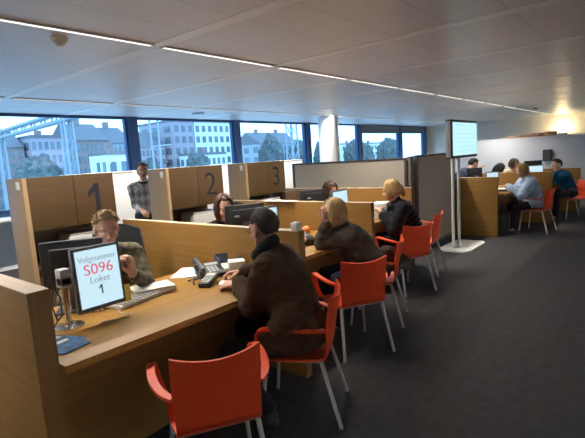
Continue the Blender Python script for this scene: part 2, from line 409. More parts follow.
# numbered overhead cabinets on tall end panels
def cabinet(n, x, y, label):
    t = thing('numbered_cabinet', label, 'cabinet', (x, y, 0), 0, 'numbered wall-height cabinets')
    W, D, H0, H1 = .80, .36, 1.075, 1.545
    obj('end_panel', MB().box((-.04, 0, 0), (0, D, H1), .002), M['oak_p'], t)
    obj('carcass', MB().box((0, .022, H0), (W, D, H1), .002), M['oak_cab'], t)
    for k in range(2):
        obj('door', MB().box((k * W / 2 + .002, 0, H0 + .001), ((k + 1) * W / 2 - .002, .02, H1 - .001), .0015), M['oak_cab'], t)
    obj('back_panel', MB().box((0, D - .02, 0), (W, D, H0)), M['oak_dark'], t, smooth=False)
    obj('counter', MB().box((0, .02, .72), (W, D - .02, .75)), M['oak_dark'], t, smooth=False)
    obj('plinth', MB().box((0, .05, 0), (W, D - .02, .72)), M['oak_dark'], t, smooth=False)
    text('digit', n, .40, M['digit'], t, Matrix.Translation((W * .745, -.001, (H0 + H1) / 2 - .0)) @ Matrix.Rotation(PI / 2, 4, 'X'))
    obj('hook', MB().box((-.058, .05, H1 - .10), (-.04, .09, H1 - .03), .003), M['white'], t)
    # printer on the counter
    p = thing('printer', {'1': 'light grey printer under the first cabinet, behind the clerk with the raised hand', '2': 'light grey printer under the second cabinet, left of the clerk with red-brown hair', '3': 'light grey printer under the third cabinet, near the white partition'}[n], 'printer', (x + .52, y + .16, .75), 0, 'printers under the cabinets')
    obj('housing', MB().box((-.2, -.12, 0), (.2, .14, .22), .015), M['lgrey'], p)
    obj('paper_tray', MB().box((-.15, -.20, .03), (.15, -.11, .05), .004), M['grey'], p)
    obj('lid', MB().box((-.19, -.11, .22), (.19, .13, .25), .01), M['lgrey'], p)
    return t
cabinet('1', 1.60, 4.27, 'tall oak cabinet bearing a grey number 1')
cabinet('2', 3.10, 4.32, 'tall oak cabinet bearing a grey number 2')
cabinet('3', 4.55, 4.52, 'tall oak cabinet bearing a grey number 3')
lc = thing('low_cupboard', 'dark low cupboard right of the third cabinet, left of the grey screen', 'cupboard', (5.38, 4.55, 0))
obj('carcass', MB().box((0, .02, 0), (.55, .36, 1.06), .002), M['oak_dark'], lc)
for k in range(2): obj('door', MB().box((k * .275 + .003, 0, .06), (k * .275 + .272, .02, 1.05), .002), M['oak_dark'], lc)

# ------------------------------------------------------------------ grey screens
def gscreen(p0, p1, h, label, posts=(0, 1)):
    p0 = V(*p0, 0); p1 = V(*p1, 0); L = (p1 - p0).length; a = math.atan2(p1.y - p0.y, p1.x - p0.x)
    t = thing('partition_screen', label, 'screen', p0, a, 'grey partition screens')
    obj('panel', MB().box((.02, -.02, .06), (L - .02, .02, h - .02)), M['screenfab'], t, smooth=False)
    obj('top_rail', MB().box((0, -.026, h - .03), (L, .026, h), .003), M['frame'], t)
    obj('bottom_rail', MB().box((0, -.026, .03), (L, .026, .07), .003), M['frame'], t)
    for x in (0, L): obj('post', MB().box((x - .022, -.03, 0), (x + .022, .03, h), .003), M['frame'], t)
gscreen((6.3, 5.1), (6.56, 3.1), 1.475, 'grey screen with dark frame behind the third desk, left of the brown post')
gscreen((6.70, 3.0), (8.2, 2.97), 1.50, 'grey screen with dark frame standing behind the display stand')
tag(obj('corner_post', MB().box((-.05, -.03, 0), (.05, .03, 1.49), .004), mat('brown_post', (.12, .085, .07), .5), loc=(6.61, 3.05, 0)), 'brown upright corner post where the two grey screens meet', 'post')

# ------------------------------------------------------------------ display stand
ds = thing('display_stand', 'large lit information display on a white twin-pole stand', 'display', (7.22, 2.47, 0))
obj('base_plate', MB().sheet(lambda u, v: V(.02 + (.46 * max(-1, min(1, 1.25 * math.cos(u * 2 * PI)))) * v, .02 + .25 * max(-1, min(1, 1.25 * math.sin(u * 2 * PI))) * v, .022), 48, 6, .022), M['white'], ds)
for x, y in ((-.22, .07), (-.105, .02)): obj('pole', MB().cone((x, y, .02), (x, y, 1.6), .024, .024, 20), M['white'], ds)
hb = obj('housing', MB().box((-.56, -.05, 1.42), (.59, .05, 1.99), .014), M['frame'], ds)
obj('side_cover', MB().box((-.567, -.035, 1.44), (-.559, .04, 1.965), .003), M['grey'], hb)
sc_ = obj('screen', MB().box((-.52, -.056, 1.46), (.55, -.049, 1.95)), M['screenbig'], ds, smooth=False)
tb = MB()
for k in range(6): tb.box((-.44, -.058, 1.52 + k * .065), (.50 - .1 * (k % 3), -.0565, 1.528 + k * .065))
tb.box((-.42, -.058, 1.905), (.0, -.0565, 1.915)).box((.15, -.058, 1.905), (.33, -.0565, 1.915))
obj('screen_rows', tb, M['scrline'], sc_, smooth=False)

# ------------------------------------------------------------------ right-hand desks
G2 = 'wooden dividers at the farther desks'
divider(8.22, 8.28, 2.22, 3.9, 1.04, 'oak end panel right of the display stand, closing the farther desks', G2)
divider(9.98, 10.04, 1.70, 3.6, 1.01, 'oak divider between the woman in pale blue and the man in teal', G2)
divider(11.72, 11.78, 1.45, 3.3, .98, 'oak divider at the far end by the white storage wall', G2)
desk(8.28, 9.98, 2.08, .95, 'oak service desk of the woman in pale blue', 'service desks on the right')
desk(10.04, 11.72, 1.78, .95, 'oak service desk where the man in teal leans', 'service desks on the right')

# ------------------------------------------------------------------ red chairs
def make_chair():
    t = thing('red_chair', 'red', 'chair', (0, 0, 0), 0, 'red plastic armchairs')
    def seat(u, v):
        x = (u - .5) * 2; y = -.19 + v * .43; w = .190 + .015 * math.sin(v * PI) + .008 * v
        z = .412 - .018 * (1 - x * x) * math.sin(min(1, v * 1.1) * PI) - .05 * max(0, (v - .8) / .2) ** 2
        return V(x * w, y, z)
    obj('seat', MB().sheet(seat, 16, 16, .012), M['red'], t, ang=60)
    def back(u, v):
        x = (u - .5) * 2
        if v < .25:
            k = v / .25 * PI / 2; y = -.175 - .05 * math.sin(k); z = .404 + .06 * (1 - math.cos(k)); w = .192
        else:
            k = (v - .25) / .75; y = -.225 - .055 * k; z = .464 + (.292 + .028 * x * x) * k; w = .192 + .006 * math.sin(k * PI * .7) 
        y += .035 * x * x * min(1, v * 1.6)
        return V(x * w, y, z)
    obj('backrest', MB().sheet(back, 18, 18, .011), M['red'], t, ang=60)
    for s in (-1, 1):
        pts = [(s * .192, -.20, .588), (s * .228, -.16, .596), (s * .257, -.08, .608), (s * .268, .02, .616), (s * .266, .11, .62), (s * .258, .165, .61), (s * .25, .19, .575), (s * .236, .188, .505), (s * .217, .175, .44), (s * .198, .165, .405)]
        ups = [(0, 0, 1)] * 5 + [(0, .6, .8), (0, 1, .2), (0, 1, 0), (0, 1, 0), (0, 1, 0)]
        # refine the path
        P = [V(*p) for p in pts]; Q = []; U = []
        for i in range(len(P) - 1):
            for k in range(4):
                tt = k / 4; p0 = P[max(i - 1, 0)]; p1 = P[i]; p2 = P[i + 1]; p3 = P[min(i + 2, len(P) - 1)]
                Q.append(.5 * ((2 * p1) + (p2 - p0) * tt + (2 * p0 - 5 * p1 + 4 * p2 - p3) * tt * tt + (3 * p1 - p0 - 3 * p2 + p3) * tt ** 3)); U.append(tuple(V(*ups[i]).lerp(V(*ups[i + 1]), tt)))
        Q.append(P[-1]); U.append(ups[-1])
        obj('armrest', MB().band(Q, .038, .014, U), M['red'], t, ang=50)
    for s in (-1, 1):
        for (y0, y1) in ((.16, .205), (-.165, -.27)):
            l = obj('leg', MB().cone((s * .178, y0, .408), (s * .215, y1, .012), .0125, .0115, 16), M['alu'], t)
            obj('glide', MB().lathe([(.013, 0), (.014, .014)], (s * .215, y1, 0), 14), M['lgrey'], l)
    obj('seat_frame', MB().tube([(-.178, .16, .394), (.178, .16, .394)], .011).tube([(-.178, -.165, .394), (.178, -.165, .394)], .011).tube([(-.178, .16, .394), (-.178, -.165, .394)], .011).tube([(.178, .16, .394), (.178, -.165, .394)], .011), M['alu'], t)
    return t
chair = make_chair()
def rear(x, y, rz): r = rad(rz); return (x - math.sin(r) * .27, y + math.cos(r) * .27, 0)
chairs = [(1.185, 1.44, -31, 'empty red armchair nearest the camera, its back turned at the bottom of the photo'),
          (2.22, 1.51, 28, 'red armchair under the man in the dark brown jacket'),
          (2.95, 1.74, -31, 'empty red armchair just behind the brown-jacket man, second back-turned chair from the front'),
          (3.83, 1.86, 21, 'red armchair under the leaning blonde woman'),
          (4.63, 2.05, -25, 'empty red armchair between the leaning blonde and the woman in the dark puffy jacket'),
          (5.58, 2.18, 8, 'red armchair nearest the display stand, under the woman in the dark puffy jacket'),
          (8.95, 1.51, -10, 'red armchair under the woman in the pale blue jacket'),
          (10.95, 1.26, 35, 'red armchair under the man in the teal sweater at the right edge')]
for i, (x, y, rz, lb) in enumerate(chairs):
    if i == 0: chair.location = rear(x, y, rz); chair.rotation_euler = (0, 0, rad(rz)); chair['label'] = lb
    else: dup(chair, rear(x, y, rz), rad(rz), lb)

# ------------------------------------------------------------------ monitors and desk things
def monitor(loc, rz, label, w=.42, h=.30, top=.45, grp='black monitors turned to the clerks', badge=True):
    """loc = foot on the desk, screen faces local +Y, back faces -Y"""
    t = thing('computer_monitor', label, 'monitor', loc, rz, grp)
    z1 = top; z0 = top - h
    sh = obj('shell', MB().box((-w / 2, -.02, z0), (w / 2, .02, z1), .008).box((-w / 2 + .05, -.05, z0 + .05), (w / 2 - .05, -.02, z1 - .04), .012), M['black'], t)
    obj('screen', MB().box((-w / 2 + .015, .0195, z0 + .02), (w / 2 - .015, .0215, z1 - .015)), M['screen'], t, smooth=False)
    obj('top_trim', MB().box((-w / 2, -.021, z1 - .006), (w / 2, .021, z1 + .001), .002), M['dark'], t)
    obj('stand', MB().box((-.035, -.07, .01), (.035, -.045, z0 + .14), .006), M['dark'], t)
    obj('foot', MB().box((-.12, -.12, 0), (.12, .06, .014), .006), M['dark'], t)
    if badge: obj('badge', MB().ell((-w / 2 + .10, -.051, z1 - .10), (.03, .003, .011)), M['lgrey'], sh)
    return t
monitor((1.235, 2.76, .75), rad(-32), 'black monitor seen from behind, between the nearest divider and the first clerk', .35, .29, .42, badge=False)
monitor((3.02, 3.08, .735), rad(-28), 'black monitor hiding the red-brown-haired clerk, with a pale badge on its back', .385, .30, .435)
monitor((4.55, 3.42, .75), rad(-28), 'black monitor on the third desk left of the lit white screen', .33, .27, .42)
monitor((9.0, 2.85, .75), rad(-30), 'black monitor seen from behind on the farther desk by the leaning clerk in navy', .36, .28, .42, badge=False)
monitor((11.2, 2.28, .75), rad(-60), 'dark monitor beyond the second lit screen, left of the man in teal', .36, .28, .44, badge=False)

def cust_screen(loc, rz, label, w, h, top, main=False, tilt=0):
    t = thing('customer_screen', label, 'monitor', loc, rz, 'lit screens turned to the visitors')
    z1 = top; z0 = top - h; Mx = Matrix.Translation((0, 0, (z0 + z1) / 2)) @ Matrix.Rotation(tilt, 4, 'Y') @ Matrix.Rotation(rad(-3), 4, 'X') @ Matrix.Translation((0, 0, -(z0 + z1) / 2))
    b = obj('bezel', MB().box((-w / 2, -.016, z0), (w / 2, .016, z1), .006, Mx).box((-w / 2 + .05, .016, z0 + .06), (w / 2 - .05, .04, z1 - .06), .01, Mx), M['bez'], t)
    s = obj('screen', MB().box((-w / 2 + .017, -.0185, z0 + .024), (w / 2 - .017, -.0155, z1 - .017), 0, Mx), M['screen'], t, smooth=False)
    px = -w / 2 - .015 if main else 0
    obj('pole', MB().cone((px, .075, .01), (px, .075, (z0 + z1) / 2 + .06), .016, .016, 18), M['chrome'], t)
    obj('base_disc', MB().lathe([(.075, 0), (.075, .008), (.03, .016), (.022, .03)], (px, .075, 0), 30), M['chrome'], t)
    obj('bracket', MB().box((min(px, 0) - .028, .045, (z0 + z1) / 2 - .02), (.03, .10, (z0 + z1) / 2 + .03), .006).box((px - .028, .045, (z0 + z1) / 2 - .03), (px + .028, .11, (z0 + z1) / 2 + .07), .006), M['lgrey'], t)
    if main:
        zt = (z0 + z1) / 2
        def line(nm, s_, size, m, dz, sx=1.):
            text(nm, s_, size, M[m], s, Mx @ Matrix.Translation((0.0, -.0195, zt + dz)) @ Matrix.Rotation(PI / 2, 4, 'X'), sx)
        line('screen_text', 'Volgnummer', .045, 'txtgrey', .108, .92); line('screen_text', 'S096', .082, 'txtred', .048, 1.05); line('screen_text', 'Loket', .052, 'txtgrey', -.010, .95); line('screen_text', '1', .072, 'txtblack', -.066)
    return t
cust_screen((1.19, 2.39, .75), rad(0), 'lit queue screen reading S096 on a chrome stand on the nearest desk', .272, .35, .425, True, rad(0))
cust_screen((2.86, 2.64, .75), rad(-12), 'lit screen just behind the head of the man in the brown jacket', .22, .36, .43)
cust_screen((4.29, 2.84, .75), rad(0), 'lit white screen above the leaning blonde woman on the third desk', .32, .36, .44)
cust_screen((8.63, 2.42, .75), rad(-38), 'small lit screen on the farther desk above the oak end panel', .26, .20, .36)
cust_screen((10.27, 2.04, .75), rad(-45), 'small lit screen between the woman in pale blue and the man in teal', .32, .28, .38)

# cables by the main screen
tag(obj('power_cable', MB().tube([(0, 0, .30), (-.035, -.02, .22), (-.05, -.03, .10), (-.04, -.05, .02), (-.09, -.09, .006)], .0045).tube([(.0, .0, .27), (.03, -.02, .18), (.02, -.04, .09), (-.03, -.05, .05), (-.06, -.08, .006)], .0045).tube([(.01, 0, .25), (-.02, -.03, .15), (-.01, -.05, .07), (-.09, -.10, .006), (-.12, -.13, .006)], .004), M['black'], loc=(.965, 2.45, .75)), 'black cables hanging behind the queue screen down to the desk', 'cable')
tag(obj('white_cable', MB().tube([(0, .05, .05), (.01, .0, .012), (.05, -.03, .004), (.03, -.07, .004), (-.04, -.05, .004), (-.12, -.02, .004)], .003), M['white'], loc=(1.28, 2.38, .75)), 'thin white cable looping on the desk below the queue screen', 'cable')
ms = thing('computer_mouse', 'white mouse on the desk left of the chrome stand', 'mouse', (.93, 2.60, .75))
obj('shell', MB().ell((0, 0, .016), (.03, .05, .018)), M['white'], ms); obj('wheel', MB().cone((-.003, .025, .033), (.003, .025, .033), .008, .008), M['grey'], ms)
# keyboard and papers
kb = thing('keyboard', 'white keyboard lying on the desk right of the queue screen', 'keyboard', (1.55, 2.57, .75), rad(10))
obj('body', MB().box((-.23, -.08, .0), (.23, .08, .026), .006), M['white'], kb)
kk = MB()
for i in range(15):
    for j in range(5): kk.box((-.215 + i * .0287, -.07 + j * .028, .026), (-.215 + i * .0287 + .025, -.07 + j * .028 + .024, .032))
obj('keys', kk, M['lgrey'], kb, smooth=False)
def sheet_stack(loc, rz, n, label, grp=None, w=.21, h=.297, name='paper_stack'):
    mb = MB(); random.seed(int(loc[0] * 100))
    for k in range(n): mb.box((-w / 2, -h / 2, k * .0022), (w / 2, h / 2, k * .0022 + .0017), 0, Matrix.Rotation(random.uniform(-.05, .05), 4, 'Z') @ Matrix.Translation((random.uniform(-.006, .006), random.uniform(-.006, .006), 0)))
    return tag(obj(name, mb, M['paper'], loc=loc, rz=rz, smooth=False), label, 'paper', grp)
sheet_stack((1.66, 2.62, .7825), rad(75), 6, 'white papers lying on the keyboard', w=.18, h=.26)
PG = 'papers behind the desk phone'
sheet_stack((2.12, 2.82, .75), rad(-50), 3, 'white paper lying left of the dark phone by the long divider', PG)
sheet_stack((2.28, 2.74, .75), rad(-20), 5, 'pile of papers under the blue tray beside the phone', PG)
# brochures
for k, (x, y, r, lb) in enumerate(((.89, 2.215, 12, 'blue brochure lying flat beside the nearest divider, front one'), (.90, 2.29, 24, 'blue and white brochure under the front brochure'))):
    t = thing('brochure', lb, 'brochure', (x, y, .75 + (.004 if k == 0 else 0)), rad(r), 'brochures by the nearest divider')
    obj('cover', MB().box((-.075, -.105, 0), (.075, .105, .004)), M['blue'], t, smooth=False)
    obj('white_band', MB().box((-.06, .03, .004), (.06, .06, .0045)), M['paper'], t, smooth=False)
# phone
def phone(loc, rz, label):
    t = thing('desk_phone', label, 'telephone', loc, rz, 'desk phones')
    R_ = Matrix.Rotation(rad(14), 4, 'X')
    obj('base', MB().box((-.10, -.10, .008), (.10, .10, .035), .008, R_).box((-.09, .0, -.02), (.09, .09, .03), .008), M['black'], t)
    h = obj('handset', MB().tube([(-.075, -.11, .045), (-.078, -.06, .07), (-.078, .04, .088), (-.075, .10, .085)], [.022, .016, .016, .022], 12).ell((-.075, -.10, .04), (.026, .03, .018)).ell((-.075, .095, .075), (.026, .03, .018)), M['dark'], t)
    kp = MB()
    for i in range(3):
        for j in range(4): kp.box((-.02 + i * .028, -.07 + j * .026, .035), (.0 + i * .028, -.055 + j * .026, .04), 0, R_)
    obj('keypad', kp, M['grey'], t, smooth=False)
    obj('display', MB().box((-.02, .045, .035), (.08, .08, .038), 0, R_), M['grey'], t, smooth=False)
    pts = [(-.075 - .02 * math.sin(k * .35) - .0025 * k + .008 * math.cos(k * 1.9), -.12 - .0017 * k + .008 * math.sin(k * 1.9), .012 + .02 * max(0, 1 - k / 8)) for k in range(46)]
    obj('cord', MB().tube(pts, .0035, 6), M['black'], h)
    return t
phone((2.14, 2.60, .775), rad(-25), 'dark desk phone on the nearest desk between papers and payment terminal')
phone((3.50, 2.80, .775), rad(-20), 'black desk phone in front of the leaning blonde woman, beside the orange')
ct = thing('payment_terminal', 'black card payment terminal in front of the man in the brown jacket', 'terminal', (1.98, 2.42, .75), rad(-62))
obj('body', MB().box((-.042, -.10, .006), (.042, .10, .05), .014, Matrix.Rotation(rad(8), 4, 'X')), M['black'], ct)
obj('screen', MB().box((-.03, .03, .050), (.03, .075, .052), 0, Matrix.Rotation(rad(8), 4, 'X')), M['lgrey'], ct, smooth=False)
kp = MB()
for i in range(3):
    for j in range(4): kp.box((-.03 + i * .022, -.08 + j * .024, .049), (-.014 + i * .022, -.064 + j * .024, .053), 0, Matrix.Rotation(rad(8), 4, 'X'))
obj('keypad', kp, M['grey'], ct, smooth=False)
obj('cord', MB().tube([(0, .11, .03), (-.02, .15, .01), (-.09, .17, .006), (-.15, .10, .006), (-.13, .02, .006), (-.10, -.02, .006)], .0045), M['black'], ct)
tb_ = thing('tissue_box', 'white cardboard box with a dark opening beside the blue tray', 'box', (2.27, 2.44, .75), rad(-38))
obj('carton', MB().box((-.06, -.055, 0), (.06, .055, .105), .003), M['paper'], tb_)
obj('opening', MB().box((.06, -.035, .035), (.0615, .035, .075)), mat('dark_green_label', (.03, .05, .02), .5), tb_, smooth=False)
tr = thing('document_tray', 'navy document tray on the desk at the long divider', 'tray', (2.33, 2.60, .762), rad(-30))
obj('bottom', MB().box((-.085, -.12, 0), (.085, .12, .006)), M['navyfolder'], tr, smooth=False)
obj('rim', MB().box((-.085, -.12, 0), (-.08, .12, .10)).box((.08, -.12, 0), (.085, .12, .10)).box((-.085, .115, 0), (.085, .12, .10)), M['navyfolder'], tr, smooth=False)
sheet_stack((2.33, 2.60, .769), rad(-30), 8, 'papers inside the navy tray', w=.14, h=.2)
tag(obj('paper_slip', MB().sheet(lambda u, v: V((u - .5) * .10, (v - .5) * .07, .008 * math.sin(u * PI)), 8, 4, .001), M['paper'], loc=(1.965, 2.235, .79), rz=rad(35)), 'white folded slip held by the man in the brown jacket', 'paper')
yc = tag(obj('yellow_card', MB().box((-.032, -.002, 0), (.032, .002, .11), .001, Matrix.Rotation(rad(-14), 4, 'X')), M['yellow'], loc=(1.40, 2.50, .775), rz=rad(-25)), 'yellow card standing on the keyboard edge below the clerk\'s raised hand', 'card')
tag(obj('small_box', MB().box((-.028, -.028, 0), (.028, .028, .055), .004).box((-.02, -.02, .055), (.02, .02, .058), .001), M['white'], loc=(2.443, 1.99, 1.075)), 'small white box standing on the front end of the long divider', 'box')
tag(obj('envelope', MB().box((-.055, -.22, 0), (.055, .22, .008), .002), M['paper'], loc=(4.10, 3.55, 1.075)), 'white envelope lying on top of the divider of the third desk', 'envelope')
og = thing('orange_fruit', 'orange fruit on the desk by the hand of the leaning blonde woman', 'fruit', (3.70, 2.94, .75)); 
obj('peel', MB().ell((0, 0, .045), (.047, .047, .045), nu=20, nv=14), M['orange'], og); obj('stem', MB().lathe([(.005, .087), (.004, .092)], n=8), M['card'], og)
og.location = (3.85, 3.0, .75)
# white payment device on desk three
wd = thing('counter_device', 'white counter device with a green display beside the woman in the dark puffy jacket', 'device', (5.18, 2.80, .75), rad(20))
obj('housing', MB().box((-.13, -.09, 0), (.13, .09, .20), .012), M['white'], wd)
obj('display', MB().box((.0, -.0925, .07), (.10, -.089, .13)), M['green'], wd, smooth=False)
obj('slot', MB().box((-.11, -.0925, .03), (-.02, -.089, .04)), M['dark'], wd, smooth=False)
rb_ = thing('red_stamp', 'small red object on the desk edge below the white counter device', 'stamp', (5.05, 2.71, .75)); obj('block', MB().box((-.02, -.02, 0), (.02, .02, .03), .004), M['redlamp'], rb_); obj('grip', MB().lathe([(.008, .03), (.012, .05), (.006, .06)], n=14), M['redlamp'], rb_)
# right desk clutter
sheet_stack((9.15, 2.35, .75), rad(15), 5, 'white papers in front of the woman in pale blue')
cb = thing('calculator', 'small dark device on the desk by the hands of the woman in pale blue', 'device', (8.75, 2.24, .75), rad(10)); obj('body', MB().box((-.07, -.09, 0), (.07, .09, .03), .006), M['black'], cb); obj('key_block', MB().box((-.05, -.07, .03), (.05, .03, .034)), M['grey'], cb, smooth=False)
hb2 = thing('handbag', 'black bag under the farther desk beside the oak end panel', 'bag', (8.56, 2.24, 0), rad(5))
obj('bag_body', MB().box((-.24, -.12, 0), (.24, .12, .40), .04, seg=3), M['black'], hb2); obj('strap', MB().tube([(-.13, 0, .39), (-.10, 0, .50), (0, 0, .54), (.10, 0, .50), (.13, 0, .39)], .01), M['dark'], hb2)

# clerk chairs (office chairs)
def office_chair():
    t = thing('office_chair', 'x', 'chair', (0, 0, 0), 0, 'office chairs of the clerks')
    fab = cloth('dark_grey_upholstery', (.028, .029, .034))
    obj('seat', MB().box((-.23, -.22, .42), (.23, .22, .47), .02), fab, t)
    obj('backrest', MB().sheet(lambda u, v: V((u - .5) * (.44 - .06 * v * v), -.25 - .04 * v + .05 * (2 * u - 1) ** 2, (.55 + .57 * v) - .05 * (2 * u - 1) ** 2 * v), 14, 12, .04), fab, t)
    obj('column', MB().cone((0, 0, .1), (0, 0, .42), .025, .03), M['black'], t)
    for k in range(5):
        a = 2 * PI * k / 5 + .3; l = obj('spoke', MB().cone((0, 0, .11), (.27 * math.cos(a), .27 * math.sin(a), .075), .022, .015), M['black'], t)
        obj('caster', MB().ell((.27 * math.cos(a), .27 * math.sin(a), .03), (.028, .028, .03)), M['black'], l)
    obj('back_bar', MB().box((-.03, -.29, .44), (.03, -.26, .75), .006), M['black'], t)
    return t
oc = office_chair()

# ------------------------------------------------------------------ people
def remesh(mb, vox, sm=3):
    me = mb.mesh('tmp'); o = bpy.data.objects.new('tmp', me); COL.objects.link(o)
    r = o.modifiers.new('r', 'REMESH'); r.mode = 'VOXEL'; r.voxel_size = vox
    if sm: s = o.modifiers.new('s', 'SMOOTH'); s.iterations = sm; s.factor = .5
    dg = bpy.context.evaluated_depsgraph_get(); out = bpy.data.meshes.new_from_object(o.evaluated_get(dg))
    bpy.data.objects.remove(o); bpy.data.meshes.remove(me); out.materials.clear()
    return out
def wrinkle(me, amp, sc=9., st=(1, 1, 1), seed=0.):
    me.update(); nr = np.empty(len(me.vertices) * 3, dtype=np.float32); me.vertices.foreach_get('normal', nr); nr = nr.reshape(-1, 3).tolist()
    for v, nv in zip(me.vertices, nr):
        p = Vector((v.co.x * st[0], v.co.y * st[1], v.co.z * st[2])) * sc + Vector((seed, seed * 2, seed * 3))
        n = noise.noise(p) + .5 * noise.noise(p * 2.3)
        v.co += Vector(nv) * (amp * (abs(n) * 1.6 - .35))
def ik(a, t, l1, l2, pole):
    d = t - a; L = d.length
    if L > (l1 + l2) * .995: t = a + d * ((l1 + l2) * .995 / L); d = t - a; L = d.length
    L = max(L, .05); u = d / L; x = (l1 * l1 - l2 * l2 + L * L) / (2 * L); h = math.sqrt(max(0, l1 * l1 - x * x))
    p = Vector(pole); p = p - u * p.dot(u); p.normalize()
    return a + u * x + p * h, t

def build_hand(mb, wrist, d, pn, side, curl, k=1.):
    """fingers along d, pn = direction of the back of the hand, side = +1 when the thumb lies at +X of the frame"""
    d = d.normalized(); z = (pn - d * pn.dot(d)).normalized(); x = d.cross(z)
    def P(a, b, c): return wrist + (x * a + d * b + z * c) * k
    kn = [(side * .031, .088), (side * .011, .094), (-side * .010, .090), (-side * .029, .080)]
    for i, (kx, ky) in enumerate(kn):
        mb.cap(P(kx * .55, .0, 0), P(kx, ky, 0), .016 * k, .0125 * k)
    mb.cap(P(side * .018, .05, 0), P(-side * .016, .05, 0), .0145 * k, .0145 * k)
    for i, ((kx, ky), L) in enumerate(zip(kn, (.070, .078, .072, .056))):
        a = 0.; p = V(kx, ky, 0); sp = kx * 2.2
        for j, (fr, r) in enumerate(((.45, .0098), (.31, .0088), (.24, .0078))):
            a += curl * (.75, 1.05, .75)[j] * (1 + .06 * i)
            dv = V(sp * .9, math.cos(a), -math.sin(a)); dv.normalize(); q = p + dv * (L * fr * 1.08)
            mb.cap(P(*p), P(*q), r * k, r * k * .94); p = q
    t0 = V(side * .024, .022, -.004); t1 = V(side * .052, .052, -.016); t2 = V(side * .060, .082, -.022 - .012 * curl); t3 = V(side * (.056 - .012 * curl), .104, -.026 - .018 * curl)
    mb.cap(P(*t0), P(*t1), .0155 * k, .012 * k); mb.cap(P(*t1), P(*t2), .0115 * k, .0105 * k); mb.cap(P(*t2), P(*t3), .0102 * k, .0088 * k)

